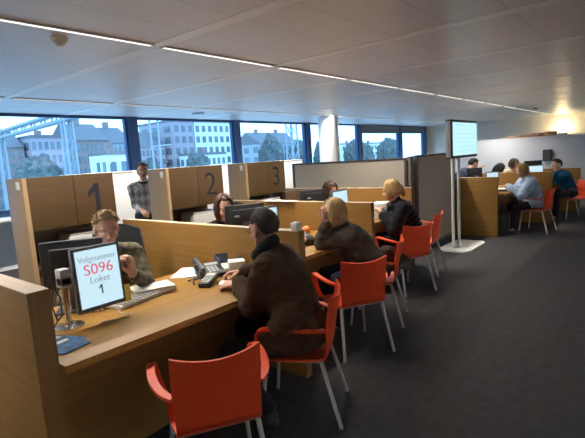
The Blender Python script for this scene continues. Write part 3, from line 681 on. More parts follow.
def person(label, loc, rz, lean=10, lat=0, twist=0, head=(0, 0, 0), hands=None, feet=None, hipz=.53, stand=False, k=1., female=False,
           skin='skin', top=None, topinf=.022, coat=False, legs=None, shoes=None, hair=None, hcol=(.05, .03, .02), glasses=False, collar=None, fine=True, T=.49, hairopt=None, seed=1, neckfwd=.0, curl=.45, arms_wide=0., puff=0., drape=(), bigcollar=False):
    root = thing('person', label, 'person', (loc[0], loc[1], loc[2] if len(loc) > 2 else 0), rad(rz))
    inv = (Matrix.Translation(root.location) @ Matrix.Rotation(rad(rz), 4, 'Z')).inverted()
    def W(p): return inv @ Vector(p)
    sw = .165 if female else .185
    P = V(0, 0, hipz)
    a = rad(lean); b = rad(lat)
    def sdir(f): return V(math.sin(b) * f * 1.0, math.sin(a * f), math.cos(a * f) * math.cos(b * f)).normalized()
    spine = [P.copy()]; n = 8
    for i in range(n): spine.append(spine[-1] + sdir(.6 + .75 * (i + 1) / n) * (T * k / n))
    Nk = spine[-1]; up = (spine[-1] - spine[-3]).normalized()
    tw = rad(twist); side = V(math.cos(tw), math.sin(tw), 0); side = (side - up * side.dot(up)).normalized(); fwd = up.cross(side)
    Sh = {1: Nk - up * .055 + side * sw * k, -1: Nk - up * .055 - side * sw * k}
    # head frame
    hy, hp, hr = [rad(q) for q in head]
    Hm = Matrix.Rotation(hy, 3, 'Z') @ Matrix.Rotation(-hp, 3, 'X') @ Matrix.Rotation(hr, 3, 'Y')
    hup = Hm @ V(0, 0, 1); hf = Hm @ V(0, 1, 0)
    ndir = (up * .6 + V(0, 0, .5) + fwd * neckfwd).normalized()
    Hc = Nk + ndir * .075 * k + hup * .105 * k + hf * .022 * k
    H4 = Matrix.Translation(Hc) @ Hm.to_4x4() @ Matrix.Scale(k * (1.0 if not female else .97), 4)
    def HP(x, y, z): return H4 @ V(x, y, z)
    Rm = Hm
    # arms and legs
    ua, fa = .285 * k, .25 * k; A = {}
    hands = hands or {}
    for s in (1, -1):
        h = hands.get(s)
        if h is None: h = {'hand': None}
        tgt = W(h['hand']) if h.get('hand') else (Sh[s] + V(s * .05, .28, -.32))
        if h.get('elbow'):
            e = W(h['elbow']); e = Sh[s] + (e - Sh[s]).normalized() * min(ua * 1.12, max(ua * .85, (e - Sh[s]).length)); w = e + (tgt - e).normalized() * min(fa * 1.1, max(fa * .85, (tgt - e).length))
        else:
            e, w = ik(Sh[s], tgt, ua, fa, h.get('pole', (s * .6 + s * arms_wide, -.4, -.7)))
        dr = W(h['dir']) - W((0, 0, 0)) if h.get('dir') else (w - e).normalized() * .7 + V(0, 0, -.15)
        bk = (W(h['back']) - W((0, 0, 0))) if h.get('back') else V(s * .3, -.1, 1)
        A[s] = (e, w, dr.normalized(), bk, h.get('curl', curl))
    Lg = {}
    tl, cl = .43 * k, .42 * k
    for s in (1, -1):
        hip = P + V(s * .085 * k, 0, -.01)
        if feet and s in feet: ft = V(*feet[s])
        else: ft = V(s * .10, .0, .085) if stand else V(s * .12, .42, .085)
        kn, an = ik(hip, ft, tl, cl, (s * .12, 1, .25))
        Lg[s] = (hip, kn, an)
    def torso(mb, inf, lo=0, hi=n, belly=1.):
        rs = [(.162, .118), (.158, .116), (.150, .110), (.148, .110), (.155, .115), (.163, .118), (.165, .112), (.150, .098), (.10, .075)]
        if female: rs = [(x * .95 if i < 2 else x * .88, y * .93) for i, (x, y) in enumerate(rs)]
        for i in range(lo, hi + 1):
            c = spine[i] + V(0, 0, 0); x, y = rs[i]
            f = side if i > 3 else (side + V(1, 0, 0)).normalized()
            uu_ = (spine[min(i + 1, n)] - spine[max(i - 1, 0)]).normalized(); f = (f - uu_ * f.dot(uu_)).normalized(); g = uu_.cross(f)
            m3 = Matrix((f, g, uu_)).transposed().to_4x4()
            mb.ell(c - up * (.03 if i == n else 0), (x * k + inf, y * k + inf, .075 + inf), m3, 18, 10)
        if female and hi >= 6:
            for s in (1, -1): mb.ell(spine[5] + side * s * .07 + fwd * .085, .06 * k + inf * .6)
        mb.cap(Sh[1] - side * .03 + up * .01, Sh[-1] + side * .03 + up * .01, .052 * k + inf, .052 * k + inf)
        for s in (1, -1):
            mb.cap(Nk - up * .0 + side * s * .03, Sh[s] + up * .012, .045 * k + inf * .7, .045 * k + inf)
    def arm(mb, s, inf, end=1., puff=0.):
        e, w = A[s][0], A[s][1]
        mb.cap(Sh[s], e, .056 * k + inf, .044 * k + inf)
        q = e + (w - e) * end
        mb.cap(e, q, .044 * k + inf, .034 * k + inf * .8)
        if puff:
            for i in range(5):
                c = Sh[s].lerp(e, i / 4); mb.ell(c, .058 * k + inf + puff); c = e.lerp(q, i / 4); mb.ell(c, .046 * k + inf + puff * .8)
    # --- body: one mesh
    mb = MB(); torso(mb, -.004)
    mb.cap(Nk - up * .03, HP(0, -.022, -.055), .056 * k, .050 * k)
    mb.ell(HP(0, -.012, .028), (.074 * k, .094 * k, .086 * k), Rm.to_4x4(), 22, 16); mb.ell(HP(0, .018, -.03), (.060 * k, .072 * k, .082 * k), Rm.to_4x4(), 20, 14)
    mb.ell(HP(0, .044, -.080), (.040 * k, .038 * k, .028 * k), Rm.to_4x4()); mb.cap(HP(-.048, .0, -.05), HP(-.02, .05, -.088), .026 * k, .022 * k); mb.cap(HP(.048, .0, -.05), HP(.02, .05, -.088), .026 * k, .022 * k)
    mb.cap(HP(0, .084, .006), HP(0, .106, -.030), .008 * k, .0125 * k); mb.cap(HP(-.014, .092, -.034), HP(.014, .092, -.034), .009 * k, .009 * k)
    mb.cap(HP(-.040, .070, .026), HP(.040, .070, .026), .013 * k, .013 * k); mb.cap(HP(-.014, .084, .022), HP(.014, .084, .022), .011 * k, .011 * k)
    for s in (1, -1): mb.ell(HP(s * .036, .056, -.034), (.026 * k, .024 * k, .024 * k)); mb.ell(HP(s * .077, -.008, -.012), (.010 * k, .024 * k, .034 * k), Rm.to_4x4())
    mb.cap(HP(-.020, .080, -.058), HP(.020, .080, -.058), .009 * k, .009 * k); mb.cap(HP(-.016, .079, -.069), HP(.016, .079, -.069), .009 * k, .009 * k)
    for s in (1, -1):
        arm(mb, s, -.004); e, w, dr, bk, cu = A[s]
        mb.cap(w - (w - e) * .2, w + dr * .02, .029 * k, .025 * k)
        x = dr.cross(bk); ts = 1 if True else -1
        hs = 1 if dr.cross((bk - dr * bk.dot(dr))).dot(side) * s < 0 else -1    # thumb towards the middle of the body
        build_hand(mb, w + dr * .015, dr, bk, hs, cu, k * (.94 if female else 1.))
    for s in (1, -1):
        h, q, an = Lg[s]; mb.cap(h, q, .080 * k, .054 * k); mb.cap(q, an, .053 * k, .036 * k); mb.cap(an, an + V(s * .01, .13, -.045), .032 * k, .03 * k)
    me = remesh(mb, .0055 if fine else .008, 2)
    Hi = H4.inverted(); me.update()
    for v in me.vertices:                      # eye sockets and mouth line
        p = Hi @ v.co
        if p.y > .03 and abs(p.z) < .1:
            q = 0
            for s in (1, -1): q += .007 * math.exp(-(((p.x - s * .032) / .016) ** 2 + ((p.z - .004) / .011) ** 2))
            q += .004 * math.exp(-((p.x / .022) ** 2 + ((p.z + .0635) / .004) ** 2))
            v.co -= hf * (q * k)
    body = obj('body', me, [M[skin], M['lip']], root, ang=180)
    mi = []
    for pl in me.polygons:
        p = Hi @ pl.center
        mi.append(1 if (p.y > .06 and abs(p.z + .0635) < .013 - .25 * abs(p.x) * .5 and abs(p.x) < .024) else 0)
    me.polygons.foreach_set('material_index', mi)
    if fine:
        for s in (1, -1):
            eb = MB(); eb.ell(HP(s * .032, .0685, .004), (.0125 * k, .0125 * k, .0085 * k), Rm.to_4x4(), 14, 10); eb.cur = 1; eb.ell(HP(s * .032, .0775, .004), (.0055 * k, .0045 * k, .0055 * k), Rm.to_4x4(), 12, 8)
            obj('eye', eb, [M['eye'], M['iris']], root)
        hm0 = mat('brow_hair', Vector(hcol) * .7, .8)
        for s in (1, -1):
            obj('eyebrow', MB().tube([HP(s * .014, .093, .022), HP(s * .030, .089, .029), HP(s * .050, .074, .024)], [.003, .0038, .002], 6), hm0, root)
    # --- clothes
    tm = top if not isinstance(top, (tuple, list)) else cloth('top_cloth', top)
    mb = MB(); torso(mb, topinf, 0 if coat else 1)
    for s in (1, -1): arm(mb, s, topinf * .8, .90, puff)
    if puff:
        for i in range(0, n): mb.ell(spine[i], (.165 * k + topinf + puff, .125 * k + topinf + puff, .03), Matrix((side, fwd, up)).transposed().to_4x4())
    if coat:
        mb.ell(P + V(0, -.02, -.0), (.19 * k, .16 * k, .10 * k))
        for a_, b_, ra_, rb2 in drape: mb.cap(a_, b_, ra_, rb2)
        for s in (1, -1):
            h, q, an = Lg[s]; mb.cap(h + V(0, 0, .02), h.lerp(q, .45) + V(0, 0, .012), .094 * k + .004, .082 * k + .006)
            if not stand: mb.ell(P + V(s * .13, .02, .0), (.07, .15, .09))
    me = remesh(mb, .009 if fine else .012, 9 if coat else 4); wrinkle(me, (.011 if coat else .008) if not puff else .005, 7., (1, 1, 1.7), seed)
    jk = obj('jacket' if coat else 'sweater', me, tm, root, ang=180)
    cm = collar or tm
    cb_ = MB(); ring = []
    for i in range(22):
        t_ = 2 * PI * i / 21; c = math.cos(t_); s_ = math.sin(t_)
        ring.append(Nk + up * (.022 - .022 * s_ + (.012 if coat else 0)) + side * (.068 * k * c) + fwd * (.066 * k * s_ + .012))
    rcol = (.022 if coat else .014) + (.016 if bigcollar else 0)
    if bigcollar: ring = [p + up * .034 for p in ring]
    obj('collar', MB().tube(ring, rcol * k + puff * .5, 10), cm, jk)
    lm = cloth('trouser_cloth', legs or (.02, .022, .03))
    mb = MB(); mb.ell(P + V(0, -.005, -.015), (.155 * k, .128 * k, .11 * k)); 
    for s in (1, -1):
        h, q, an = Lg[s]; mb.cap(h, q, .093 * k, .066 * k); mb.cap(q, an + V(0, 0, .02), .066 * k, .052 * k)
    me = remesh(mb, .011, 3); wrinkle(me, .005, 9., (1, 1, 1.4), seed + 3)
    obj('trousers', me, lm, root, ang=180)
    sm_ = mat('shoe_leather', shoes or (.02, .018, .016), .45)
    for s in (1, -1):
        an = Lg[s][2]; f = an - V(0, 0, an.z)
        if stand or an.z < .2:
            sh = MB().ell(f + V(s * .005, .02, .045), (.045, .085, .045)).ell(f + V(s * .012, .13, .035), (.047, .085, .034)).box(f + V(-.043 + s * .008, -.065, 0), f + V(.043 + s * .012, .205, .018), .008)
            so = obj('shoe', remesh(sh, .008, 2), sm_, root, ang=180)
    # --- hair
    if hair:
        hm = mat('hair_strands', hcol, .5 if hair != 'short' else .8, var=.28, scale=60, stretch=(1, 1, .25), spec=.4)
        random.seed(seed * 13 + 5); ho = hairopt or {}
        hb_ = MB()
        def scalp(phi, th, g=.0):     # phi from +Y (face) to +X, th from the crown
            return V((.076 + g) * math.sin(th) * math.sin(phi), -.014 + (.097 + g) * math.sin(th) * math.cos(phi), .030 + (.088 + g) * math.cos(th))
        def lim(phi):                  # hairline polar angle
            p = abs((phi + PI) % (2 * PI) - PI)
            if p < .75: return rad(48)
            if p < 1.25: return rad(48) + (p - .75) / .5 * rad(36)
            if p < 1.75: return rad(84)
            return rad(84) + min(1, (p - 1.75) / .45) * rad(54)
        nu, nv = 40, 14; grid = []
        thick = ho.get('thick', .010)
        for i in range(nu):
            phi = 2 * PI * i / nu; col = []
            for j in range(nv + 1):
                th = lim(phi) * j / nv; p = scalp(phi, th, thick * (1 - .75 * (j / nv) ** 6)); pn = noise.noise(p * 55 + V(seed, 0, 0)) * .004
                col.append(HP(*(p * (1 + pn / .1))))
            grid.append(col)
        vs = [HP(*scalp(0, 0, thick))]; 
        for j in range(1, nv + 1):
            for i in range(nu): vs.append(grid[i][j])
        fs = [[0, 1 + i, 1 + (i + 1) % nu] for i in range(nu)]
        for j in range(nv - 1):
            for i in range(nu): a_ = 1 + j * nu; fs.append([a_ + i, a_ + nu + i, a_ + nu + (i + 1) % nu, a_ + (i + 1) % nu])
        hb_.add(vs, fs)
        if hair == 'short':
            for q in range(ho.get('n', 260)):
                phi = random.uniform(0, 2 * PI); th = lim(phi) * math.sqrt(random.random()) * .97; L = ho.get('len', .022) * random.uniform(.6, 1.2)
                p0 = scalp(phi, th, thick * .3); nrm = (p0 - V(0, -.014, .03)).normalized(); dn = V(math.sin(phi) * .3, .5 if th < 1 else -.1, -.9 * math.sin(th) + ho.get('spike', .1))
                p1 = p0 + (nrm * .55 + dn * .6) * L * .6; p2 = p1 + (nrm * .25 + dn * .9) * L * .6
                hb_.tube([HP(*p0), HP(*p1), HP(*p2)], [.0042 * k, .0038 * k, .0012 * k], 5)
        else:
            ze = ho.get('end', -.13); vol = ho.get('vol', .022)
            for q in range(ho.get('n', 300)):
                phi = random.uniform(-PI, PI)
                ap = abs(phi); g = random.uniform(.004, vol)
                if ap < ho.get('face', .72): 
                    if not ho.get('bangs'): phi = math.copysign(random.uniform(.72, 1.3), phi); ap = abs(phi)
                th0 = random.uniform(0, .5); pts = []; rs = []
                tmax = PI / 2 if ap > ho.get('face', .72) else rad(58)
                for i in range(7): 
                    th = th0 + (tmax - th0) * i / 6; pp = phi * (1 if i else 1)
                    pts.append(scalp(pp, th, g))
                if ap > ho.get('face', .72):
                    e_ = ze + random.uniform(-.025, .02); last = pts[-1]
                    for i in range(1, 7):
                        t_ = i / 6; inw = ho.get('curl', .018) * t_ * t_
                        z = last.z + (e_ - last.z) * t_; flat = V(last.x, last.y + .014, 0); fl = flat.length; flat = flat * ((fl - inw + .010 * math.sin(t_ * 2.6)) / fl)
                        pts.append(V(flat.x, flat.y - .014, z) + V(noise.noise(V(q, i * .4, 0)), noise.noise(V(q, i * .4, 9)), 0) * .010)
                m_ = len(pts)
                rs = [(.006 if i < m_ - 2 else (.0045 if i == m_ - 2 else .0015)) * k for i in range(m_)]
                hb_.tube([HP(*p) for p in pts], rs, 5)
            if ho.get('tail'):
                for q in range(60):
                    a_ = random.uniform(0, 2 * PI); r_ = random.uniform(.0, .022); c, s_ = math.cos(a_) * r_, math.sin(a_) * r_
                    hb_.tube([HP(c * .4, -.10 + s_ * .3, .04), HP(c, -.135 + s_, .02), HP(c * 1.2, -.14 + s_, -.05), HP(c * .8, -.13 + s_, -.12)], [.006, .006, .005, .002], 5)
        obj('hair', hb_, hm, root, ang=180)
    if glasses:
        gm = MB()
        for s in (1, -1):
            ring = [HP(s * .033 + .024 * math.cos(t_), .098 - .012 * abs(math.cos(t_)) * 0 - .01, .002 + .016 * math.sin(t_)) for t_ in [2 * PI * i / 18 for i in range(19)]]
            gm.tube(ring, .0022, 6); gm.tube([HP(s * .057, .088, .006), HP(s * .076, .07, .008), HP(s * .081, .0, .008), HP(s * .079, -.03, -.002)], .0022, 6)
        gm.tube([HP(-.009, .09, .006), HP(0, .094, .010), HP(.009, .09, .006)], .0022, 6)
        obj('glasses', gm, M['black'], root)
    return root, Hc

import sys
CL = {}
CL['camo'] = cloth('mottled_olive_cloth', (.095, .085, .055), .75, 26)
CL['brown'] = cloth('dark_brown_coat', (.042, .020, .009), .15)
CL['olive'] = cloth('brown_grey_jacket', (.060, .052, .041), .2)
CL['navy'] = cloth('dark_navy_puffy', (.006, .007, .012), .15, rough=.75)
CL['paleblue'] = cloth('pale_blue_jacket', (.40, .50, .68), .08)
CL['teal'] = cloth('teal_knit', (.012, .105, .20), .1)
CL['black'] = cloth('black_knit', (.012, .012, .013), .15)
CL['navy2'] = cloth('navy_jacket', (.014, .018, .045), .15)
CL['creamshirt'] = cloth('cream_shirt', (.62, .52, .40), .06)
CL['white'] = cloth('white_collar', (.7, .7, .7), .03)

# clerk 1
person('clerk in a mottled olive jacket, hand raised, behind the queue screen', (1.60, 3.08), 160, lean=17, hipz=.585, k=.96, head=(4, 20, 0), hcol=(.26, .17, .085), hair='short', hairopt={'spike': .6, 'len': .026, 'n': 330, 'thick': .006},
       top=CL['camo'], topinf=.016, hands={1: {'hand': (1.25, 2.72, .80), 'curl': .35}, -1: {'hand': (1.49, 2.57, .93), 'elbow': (1.70, 2.74, .80), 'dir': (-.25, -.35, .9), 'back': (.4, -.9, .1), 'curl': .75}}, seed=1)
oc.location = (1.88, 3.30, 0); oc.rotation_euler = (0, 0, rad(160)); oc['label'] = 'dark grey office chair behind the clerk in the olive jacket'
# standing man
person('standing man in a grey argyle sweater between the first and second cabinets', (3.77, 5.88), 150, lean=1, head=(0, 2, 0), stand=True, hipz=.885, k=.955, female=False, arms_wide=-.5, hcol=(.02, .014, .01), hair='short', hairopt={'len': .014, 'n': 200},
       top=M['argyle'], topinf=.006, hands={1: {'hand': (3.58, 5.70, .98)}, -1: {'hand': (3.80, 5.64, .93), 'curl': .8}}, collar=CL['black'], seed=2)
# brown-jacket man
person('man in a dark brown jacket and glasses seated at the nearest desk', (2.05, 1.68), 24, lean=18, head=(-32, 10, 0), hcol=(.060, .046, .036), hair='short', hairopt={'len': .012, 'n': 420, 'thick': .006}, glasses=True,
       top=CL['brown'], topinf=.042, coat=True, collar=CL['black'], legs=(.010, .011, .015), hands={-1: {'hand': (1.96, 2.10, .80), 'dir': (-.3, .9, -.1), 'curl': .5}, 1: {'hand': (2.12, 2.22, .83), 'dir': (-.8, .5, 0), 'curl': .7}},
       feet={1: (.12, .40, .085), -1: (-.14, .20, .085)}, seed=3, drape=[((-.12, .0, .72), (-.235, .05, .66), .115, .075)], bigcollar=True)
# clerk 2
person('clerk with red-brown hair and black top, mostly hidden by a monitor', (3.05, 3.46), 150, lean=22, head=(0, 14, 4), female=True, hcol=(.060, .022, .012), hair='bob', hairopt={'end': -.11, 'vol': .018, 'face': .95},
       top=CL['black'], hands={1: {'hand': (2.72, 3.05, .80)}, -1: {'hand': (2.98, 3.02, .80)}}, seed=4)
dup(oc, (3.36, 3.64, 0), rad(128), 'dark office chair of the clerk with red-brown hair')
# leaning blonde
person('blonde woman in a brown-grey jacket leaning on the second desk, hand at her face', (3.62, 2.07), 58, lean=38, head=(4, 6, 0), female=True, k=1.0, hcol=(.52, .37, .17), hair='bob', hairopt={'end': -.11, 'vol': .02, 'n': 340},
       top=CL['olive'], topinf=.034, coat=True, legs=(.018, .028, .055), hands={-1: {'hand': (3.21, 2.27, .99), 'elbow': (3.25, 2.37, .80), 'dir': (.05, .05, 1), 'back': (-.6, -.8, .2), 'curl': .5}, 1: {'hand': (3.36, 2.62, .80), 'dir': (-.8, .3, 0)}}, seed=5, drape=[((-.02, -.14, .62), (-.06, -.34, .53), .10, .06)])
# clerk 3
person('clerk with dark brown hair behind the third desk, only the top of the head showing', (5.33, 3.95), 165, lean=30, head=(0, 30, 0), female=True, hcol=(.045, .022, .012), hair='bob', hairopt={'end': -.10}, top=CL['black'],
       hands={1: {'hand': (5.15, 3.5, .80)}, -1: {'hand': (5.4, 3.5, .80)}}, fine=False, seed=6)
# puffy jacket woman
person('blonde woman in a dark navy puffy jacket at the third desk', (5.27, 2.40), 42, lean=25, hipz=.50, head=(-8, 14, 0), female=True, k=1.0, hcol=(.50, .34, .15), hair='bob', hairopt={'end': -.06, 'vol': .024, 'tail': True},
       top=CL['navy'], topinf=.028, coat=True, puff=.005, legs=(.012, .013, .018), hands={-1: {'hand': (5.0, 2.68, .82)}, 1: {'hand': (5.2, 2.76, .84)}}, fine=False, seed=7)
# right island
person('clerk in a navy jacket leaning forward over the farther desk', (9.47, 3.42), 232, lean=50, head=(0, 22, 0), hcol=(.010, .009, .009), hair='short', top=CL['navy2'], topinf=.03, hipz=.76,
       hands={1: {'hand': (9.35, 2.95, .85)}, -1: {'hand': (9.75, 3.0, 1.1), 'curl': .7}}, fine=False, seed=8)
person('dark-haired clerk bowed low behind the small lit screen of the farther desks', (11.0, 3.36), 190, lean=40, head=(0, 38, 0), female=True, hcol=(.010, .009, .010), hair='bob', hairopt={'end': -.12}, top=CL['black'],
       hands={1: {'hand': (11.0, 2.9, .80)}, -1: {'hand': (11.25, 2.9, .80)}}, fine=False, seed=9)
person('brown-haired clerk in a cream shirt behind the second farther divider', (11.85, 3.07), 150, lean=30, head=(0, 20, 0), female=True, hcol=(.055, .026, .014), hair='bob', hairopt={'end': -.07}, top=CL['creamshirt'],
       hands={1: {'hand': (11.5, 2.75, .80)}, -1: {'hand': (11.7, 2.7, .80)}}, fine=False, seed=10)
person('woman with blonde hair in a pale blue jacket at the farther desk', (8.97, 1.76), 38, lean=26, head=(0, 14, 0), female=True, k=.95, hcol=(.36, .22, .075), hair='bob', hairopt={'end': -.09, 'vol': .026},
       top=CL['paleblue'], topinf=.034, coat=True, puff=.006, legs=(.016, .010, .012), hands={-1: {'hand': (8.66, 2.13, .82)}, 1: {'hand': (8.85, 2.2, .82)}}, fine=False, seed=11)
person('man in a teal sweater resting his face on his hand at the right edge', (10.74, 1.50), 50, lean=32, head=(0, 8, 0), hcol=(.030, .016, .009), hair='short', hairopt={'len': .02}, collar=CL['white'],
       top=CL['teal'], topinf=.026, legs=(.02, .022, .03), hands={-1: {'hand': (10.31, 1.68, .98), 'elbow': (10.36, 1.78, .80), 'dir': (.12, -.05, 1), 'back': (-.8, -.6, .1)}, 1: {'hand': (10.4, 1.95, .80)}}, fine=False, seed=12)

# ------------------------------------------------------------------ outside
GZ = -8.
HZ = {}
M['brick'] = mat('brick_facade', (.27, .19, .17), .8, var=.15, scale=2)
M['mauve'] = mat('mauve_facade', (.36, .29, .31), .8, var=.06, scale=2)
M['pale'] = mat('pale_facade', (.66, .66, .64), .8, var=.06, scale=1)
M['greyf'] = mat('grey_facade', (.30, .31, .33), .8, var=.1, scale=1)
M['roof'] = mat('slate_roof', (.14, .13, .14), .7, var=.15, scale=3)
M['win'] = mat('dark_windows', (.13, .15, .17), .2, var=.3, scale=.6)
M['leaf'] = mat('winter_foliage', (.10, .11, .105), .9, var=.5, scale=1.2)
M['bark'] = mat('bark', (.08, .065, .05), .9)
M['ballast'] = mat('rail_ballast', (.48, .47, .46), .95, var=.35, scale=.8)
M['steel'] = mat('galvanised_steel', (.30, .33, .36), .6, metal=.3)
M['train'] = mat('train_white', (.62, .64, .66), .4)
struct('outside_ground', MB().box((-60, 9.5, GZ - .3), (420, 330, GZ)), M['ballast'])
def building(x, y, w, d, h, wm, label, floors, cols, roof='flat', rz=0, grp='buildings beyond the railway yard'):
    t = thing('building', label, 'building', (x, y, GZ), rad(rz), grp)
    if floors < 7 and w < 12 and h > 12: floors += 2; cols += 3
    obj('walls', MB().box((0, 0, 0), (w, d, h)), M[wm], t, smooth=False)
    fh = (h - 1.2) / floors; cw = w / cols; mbw = MB(); cf = min(floors, 12)
    for f in range(floors):
        for c in range(cols):
            mbw.box((c * cw + cw * .22, -.06, .9 + f * fh + fh * .22), (c * cw + cw * .78, .02, .9 + f * fh + fh * .80))
            if c < 3: mbw.box((-.06, c * d / 3 + d * .08, .9 + f * fh + fh * .22), (.02, c * d / 3 + d * .25, .9 + f * fh + fh * .8))
    obj('window_rows', mbw, M['win'], t, smooth=False)
    if roof == 'gable': obj('roof', (lambda mb: (mb.add([(-.05, -.3, h), (w + .05, -.3, h), (w + .05, d + .3, h), (-.05, d + .3, h), (-.05, d / 2, h + d * .32), (w + .05, d / 2, h + d * .32)], [[0, 1, 5, 4], [2, 3, 4, 5], [0, 4, 3], [1, 2, 5], [0, 3, 2, 1]]), mb)[1])(MB()), M['roof'], t, smooth=False)
    else: obj('roof', MB().box((-.05, -.2, h), (w + .05, d + .2, h + .5)), M['roof'], t, smooth=False)
    ch = MB()
    for k in range(max(1, int(w / 9))): ch.box((w * (k + .5) / max(1, int(w / 9)) - .5, d / 2 - .5, h), (w * (k + .5) / max(1, int(w / 9)) + .5, d / 2 + .5, h + (d * .32 + 1.2 if roof == 'gable' else 1.8)))
    obj('chimney', ch, M['brick'], t, smooth=False)
    return t
BUILD = []
#B0
building(24, 93, 11.2, 12, 14.6, 'brick', 'brick terrace house at the far left beyond the tracks, behind the gantry beam', 4, 5, 'gable')
building(35.7, 91, 7.8, 12, 16.2, 'mauve', 'mauve house with a flat roof just left of the mast beyond the tracks', 4, 4)
building(43.9, 91, 7.2, 12, 15.6, 'brick', 'brick row house right of the mast beyond the tracks', 4, 4, 'gable')
building(51.6, 92, 6.0, 12, 15.0, 'greyf', 'grey row house left of the first window post in the view', 4, 3, 'gable')
building(58.2, 92, 7.4, 12, 14.0, 'mauve', 'low mauve house behind the standing man\'s window post', 4, 4, 'gable')
building(66.9, 90, 6.0, 14, 19.7, 'mauve', 'tall mauve apartment block joined to the white block', 7, 3)
building(73.2, 90, 11.8, 14, 19.7, 'pale', 'tall white apartment block with rows of windows', 7, 6)
building(66.5, 82, 9.0, 6, 11.5, 'pale', 'low pale annex before the tall mauve block', 4, 6)
building(86.0, 92, 4.5, 12, 17.0, 'greyf', 'narrow grey block right of the white apartment block', 5, 2)
building(34.2, 62, 3.6, 5, 11.6, 'pale', 'small white signal cabin beyond the window above the first cabinet', 3, 2, rz=0)
building(118, 110, 22, 14, 15.0, 'greyf', 'long grey building seen left of the white column', 4, 9, 'gable')
building(170, 110, 40, 14, 14.0, 'pale', 'pale long building seen through the windows right of the column', 4, 14)
def lattice(name, x, y, h, w, label, grp):
    t = thing(name, label, 'mast', (x, y, GZ), 0, grp)
    mb = MB()
    for sx in (-1, 1):
        for sy in (-1, 1): mb.cone((sx * w, sy * w, 0), (sx * w * .6, sy * w * .6, h), .10, .08, 6)
    obj('leg_posts', mb, M['steel'], t); mb = MB(); k = int(h / 1.3)
    for i in range(k):
        z0, z1 = h * i / k, h * (i + 1) / k; a = w * (1 - .4 * i / k)
        for q in range(4):
            c = [(-1, -1), (1, -1), (1, 1), (-1, 1)]; p, r_ = c[q], c[(q + 1) % 4]
            mb.cone((p[0] * a, p[1] * a, z0), (r_[0] * a, r_[1] * a, z1), .045, .045, 5)
    obj('bracing', mb, M['steel'], t)
    return t
MG = 'masts of the railway yard'
lattice('railway_mast', 14.1, 30, 17, .34, 'steel lattice mast carrying the gantry beam, left of the first window post', MG)
lattice('railway_mast', 15.6, 46, 13.3, .32, 'steel lattice mast at the far left end of the gantry beam', MG)
lattice('railway_mast', 37.0, 30, 17, .55, 'lattice mast between the third cabinet and the column', MG)
gb = thing('gantry_beam', 'long steel gantry beam over the tracks at the left', 'gantry', (14.1, 30, GZ + 12.9))
d_ = V(1.5, 16, 0); mb = MB()
for dx, dz in ((-.2, 0), (.2, 0), (-.2, .5), (.2, .5)): mb.cone(V(dx, 0, dz) - d_ * .55, V(dx, 0, dz) + d_ * 1.03, .11, .11, 6)
obj('chords', mb, M['steel'], gb); mb = MB()
for i in range(22):
    a = d_ * (-.55 + 1.58 * i / 22); c = d_ * (-.55 + 1.58 * (i + 1) / 22)
    for dx in (-.2, .2): mb.cone(a + V(dx, 0, 0 if i % 2 else .5), c + V(dx, 0, .5 if i % 2 else 0), .04, .04, 5)
obj('bracing', mb, M['steel'], gb)
vm = thing('catenary_mast', 'slim twin-leg catenary mast seen right of the first window post', 'mast', (20.6, 30, GZ))
for s in (-1, 1): obj('leg', MB().cone((s * .12, 0, 0), (s * .42, 0, 16), .09, .07, 8), M['steel'], vm)
obj('cross_arm', MB().cone((-.5, 0, 11), (1.4, 0, 11.2), .06, .05, 8), M['steel'], vm)
# trains and tracks
for k in range(6):
    y = 24 + k * 6
    tag(obj('railway_track', MB().box((-40, -.75, .1), (260, -.65, .25)).box((-40, .65, .1), (260, .75, .25)), M['steel'], loc=(0, y, GZ), smooth=False), 'railway track running past the windows, %s from the building' % ordn[k], 'track', 'railway tracks')
def train(x, y, n, label):
    t = thing('train', label, 'train', (x, y, GZ + .3))
    for k in range(n):
        c = obj('carriage', MB().box((k * 18, -1.4, .6), (k * 18 + 17.4, 1.4, 3.7), .3), M['train'], t)
        w = MB()
        for i in range(8): w.box((k * 18 + 1 + i * 2, -1.43, 1.9), (k * 18 + 2.4 + i * 2, 1.43, 2.8))
        obj('carriage_windows', w, M['win'], c, smooth=False)
        obj('wheel_frame', MB().box((k * 18 + 1, -1.2, .0), (k * 18 + 16, 1.2, .6)), M['roof'], c, smooth=False)
train(18, 54, 3, 'white train standing on the far tracks at the left')
train(95, 48, 3, 'white train standing on the tracks seen past the third cabinet')
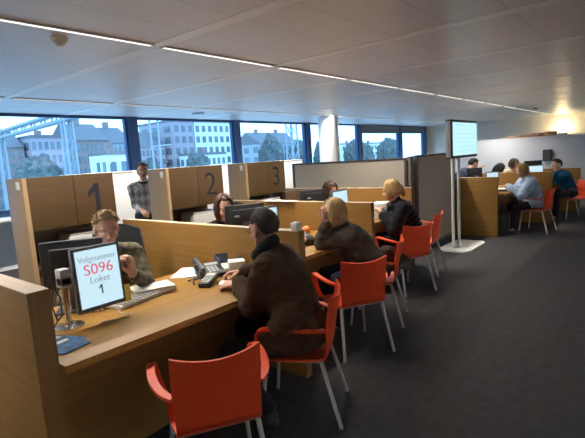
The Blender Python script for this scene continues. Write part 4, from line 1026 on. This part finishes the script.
def tree(x, y, h, r, label, seed):
    t = thing('tree', label, 'tree', (x, y, GZ), 0, 'trees beyond the railway yard'); random.seed(seed)
    obj('trunk', MB().cone((0, 0, 0), (0, 0, h * .5), .35, .2, 8), M['bark'], t)
    b = bmesh.new(); bmesh.ops.create_icosphere(b, subdivisions=4, radius=1)
    for v in b.verts:
        d = v.co.copy(); n = noise.noise(d * 1.7 + V(seed, 0, 0)) * .22 + noise.noise(d * 5 + V(0, seed, 0)) * .18 + noise.noise(d * 12) * .10
        v.co = V(d.x * r, d.y * r, d.z * h * .42) * (1 + n) + V(0, 0, h * .60)
    mb = MB(); mb.bm(b); obj('crown', mb, M['leaf'], t, ang=30)
tr_ = [(92, 82, 15.2, 3.2), (100, 78, 13.0, 3.0), (107, 85, 14.0, 3.4), (114, 79, 12.5, 2.9), (122, 86, 13.8, 3.4), (131, 91, 14.5, 3.4), (140, 86, 13.5, 3.4), (150, 91, 14.2, 3.8), (62, 76, 11.5, 2.8), (53, 80, 11, 3.0), (31, 78, 12.0, 3.8), (190, 98, 15, 5.5), (162, 95, 13, 4.6)]
tl_ = ['tall winter tree right of the white apartment block', 'lower tree second to the right of the white apartment block', 'broad tree above the third cabinet', 'small tree above the third cabinet\'s right half', 'tree left of the lattice mast by the column', 'tree just right of the lattice mast by the column', 'tree seen left of the white column, behind the gable', 'tree seen right beside the white column', 'small tree before the tall mauve block', 'small tree behind the first window post', 'tree behind the gantry beam at the far left', 'large tree in the rightmost windows', 'tree in the window just right of the column']
for k, (a, l) in enumerate(zip(tr_, tl_)): tree(*a, l, k + 1)

# ------------------------------------------------------------------ world and view
w = bpy.data.worlds.new('overcast_sky'); SC.world = w; w.use_nodes = True
nt = w.node_tree; bg = nt.nodes['Background']; bg.inputs['Strength'].default_value = 3.3
tc = nt.nodes.new('ShaderNodeTexCoord'); nz = nt.nodes.new('ShaderNodeTexNoise'); nz.inputs['Scale'].default_value = 3; cr = nt.nodes.new('ShaderNodeValToRGB')
cr.color_ramp.elements[0].color = (.86, .93, 1, 1); cr.color_ramp.elements[1].color = (1, 1, 1, 1)
nt.links.new(tc.outputs['Generated'], nz.inputs['Vector']); nt.links.new(nz.outputs['Fac'], cr.inputs['Fac']); nt.links.new(cr.outputs['Color'], bg.inputs['Color'])
SC.view_settings.view_transform = 'Standard'; SC.view_settings.look = 'None'; SC.view_settings.gamma = 1; SC.view_settings.use_curve_mapping = False
SC.view_settings.exposure = 0.40
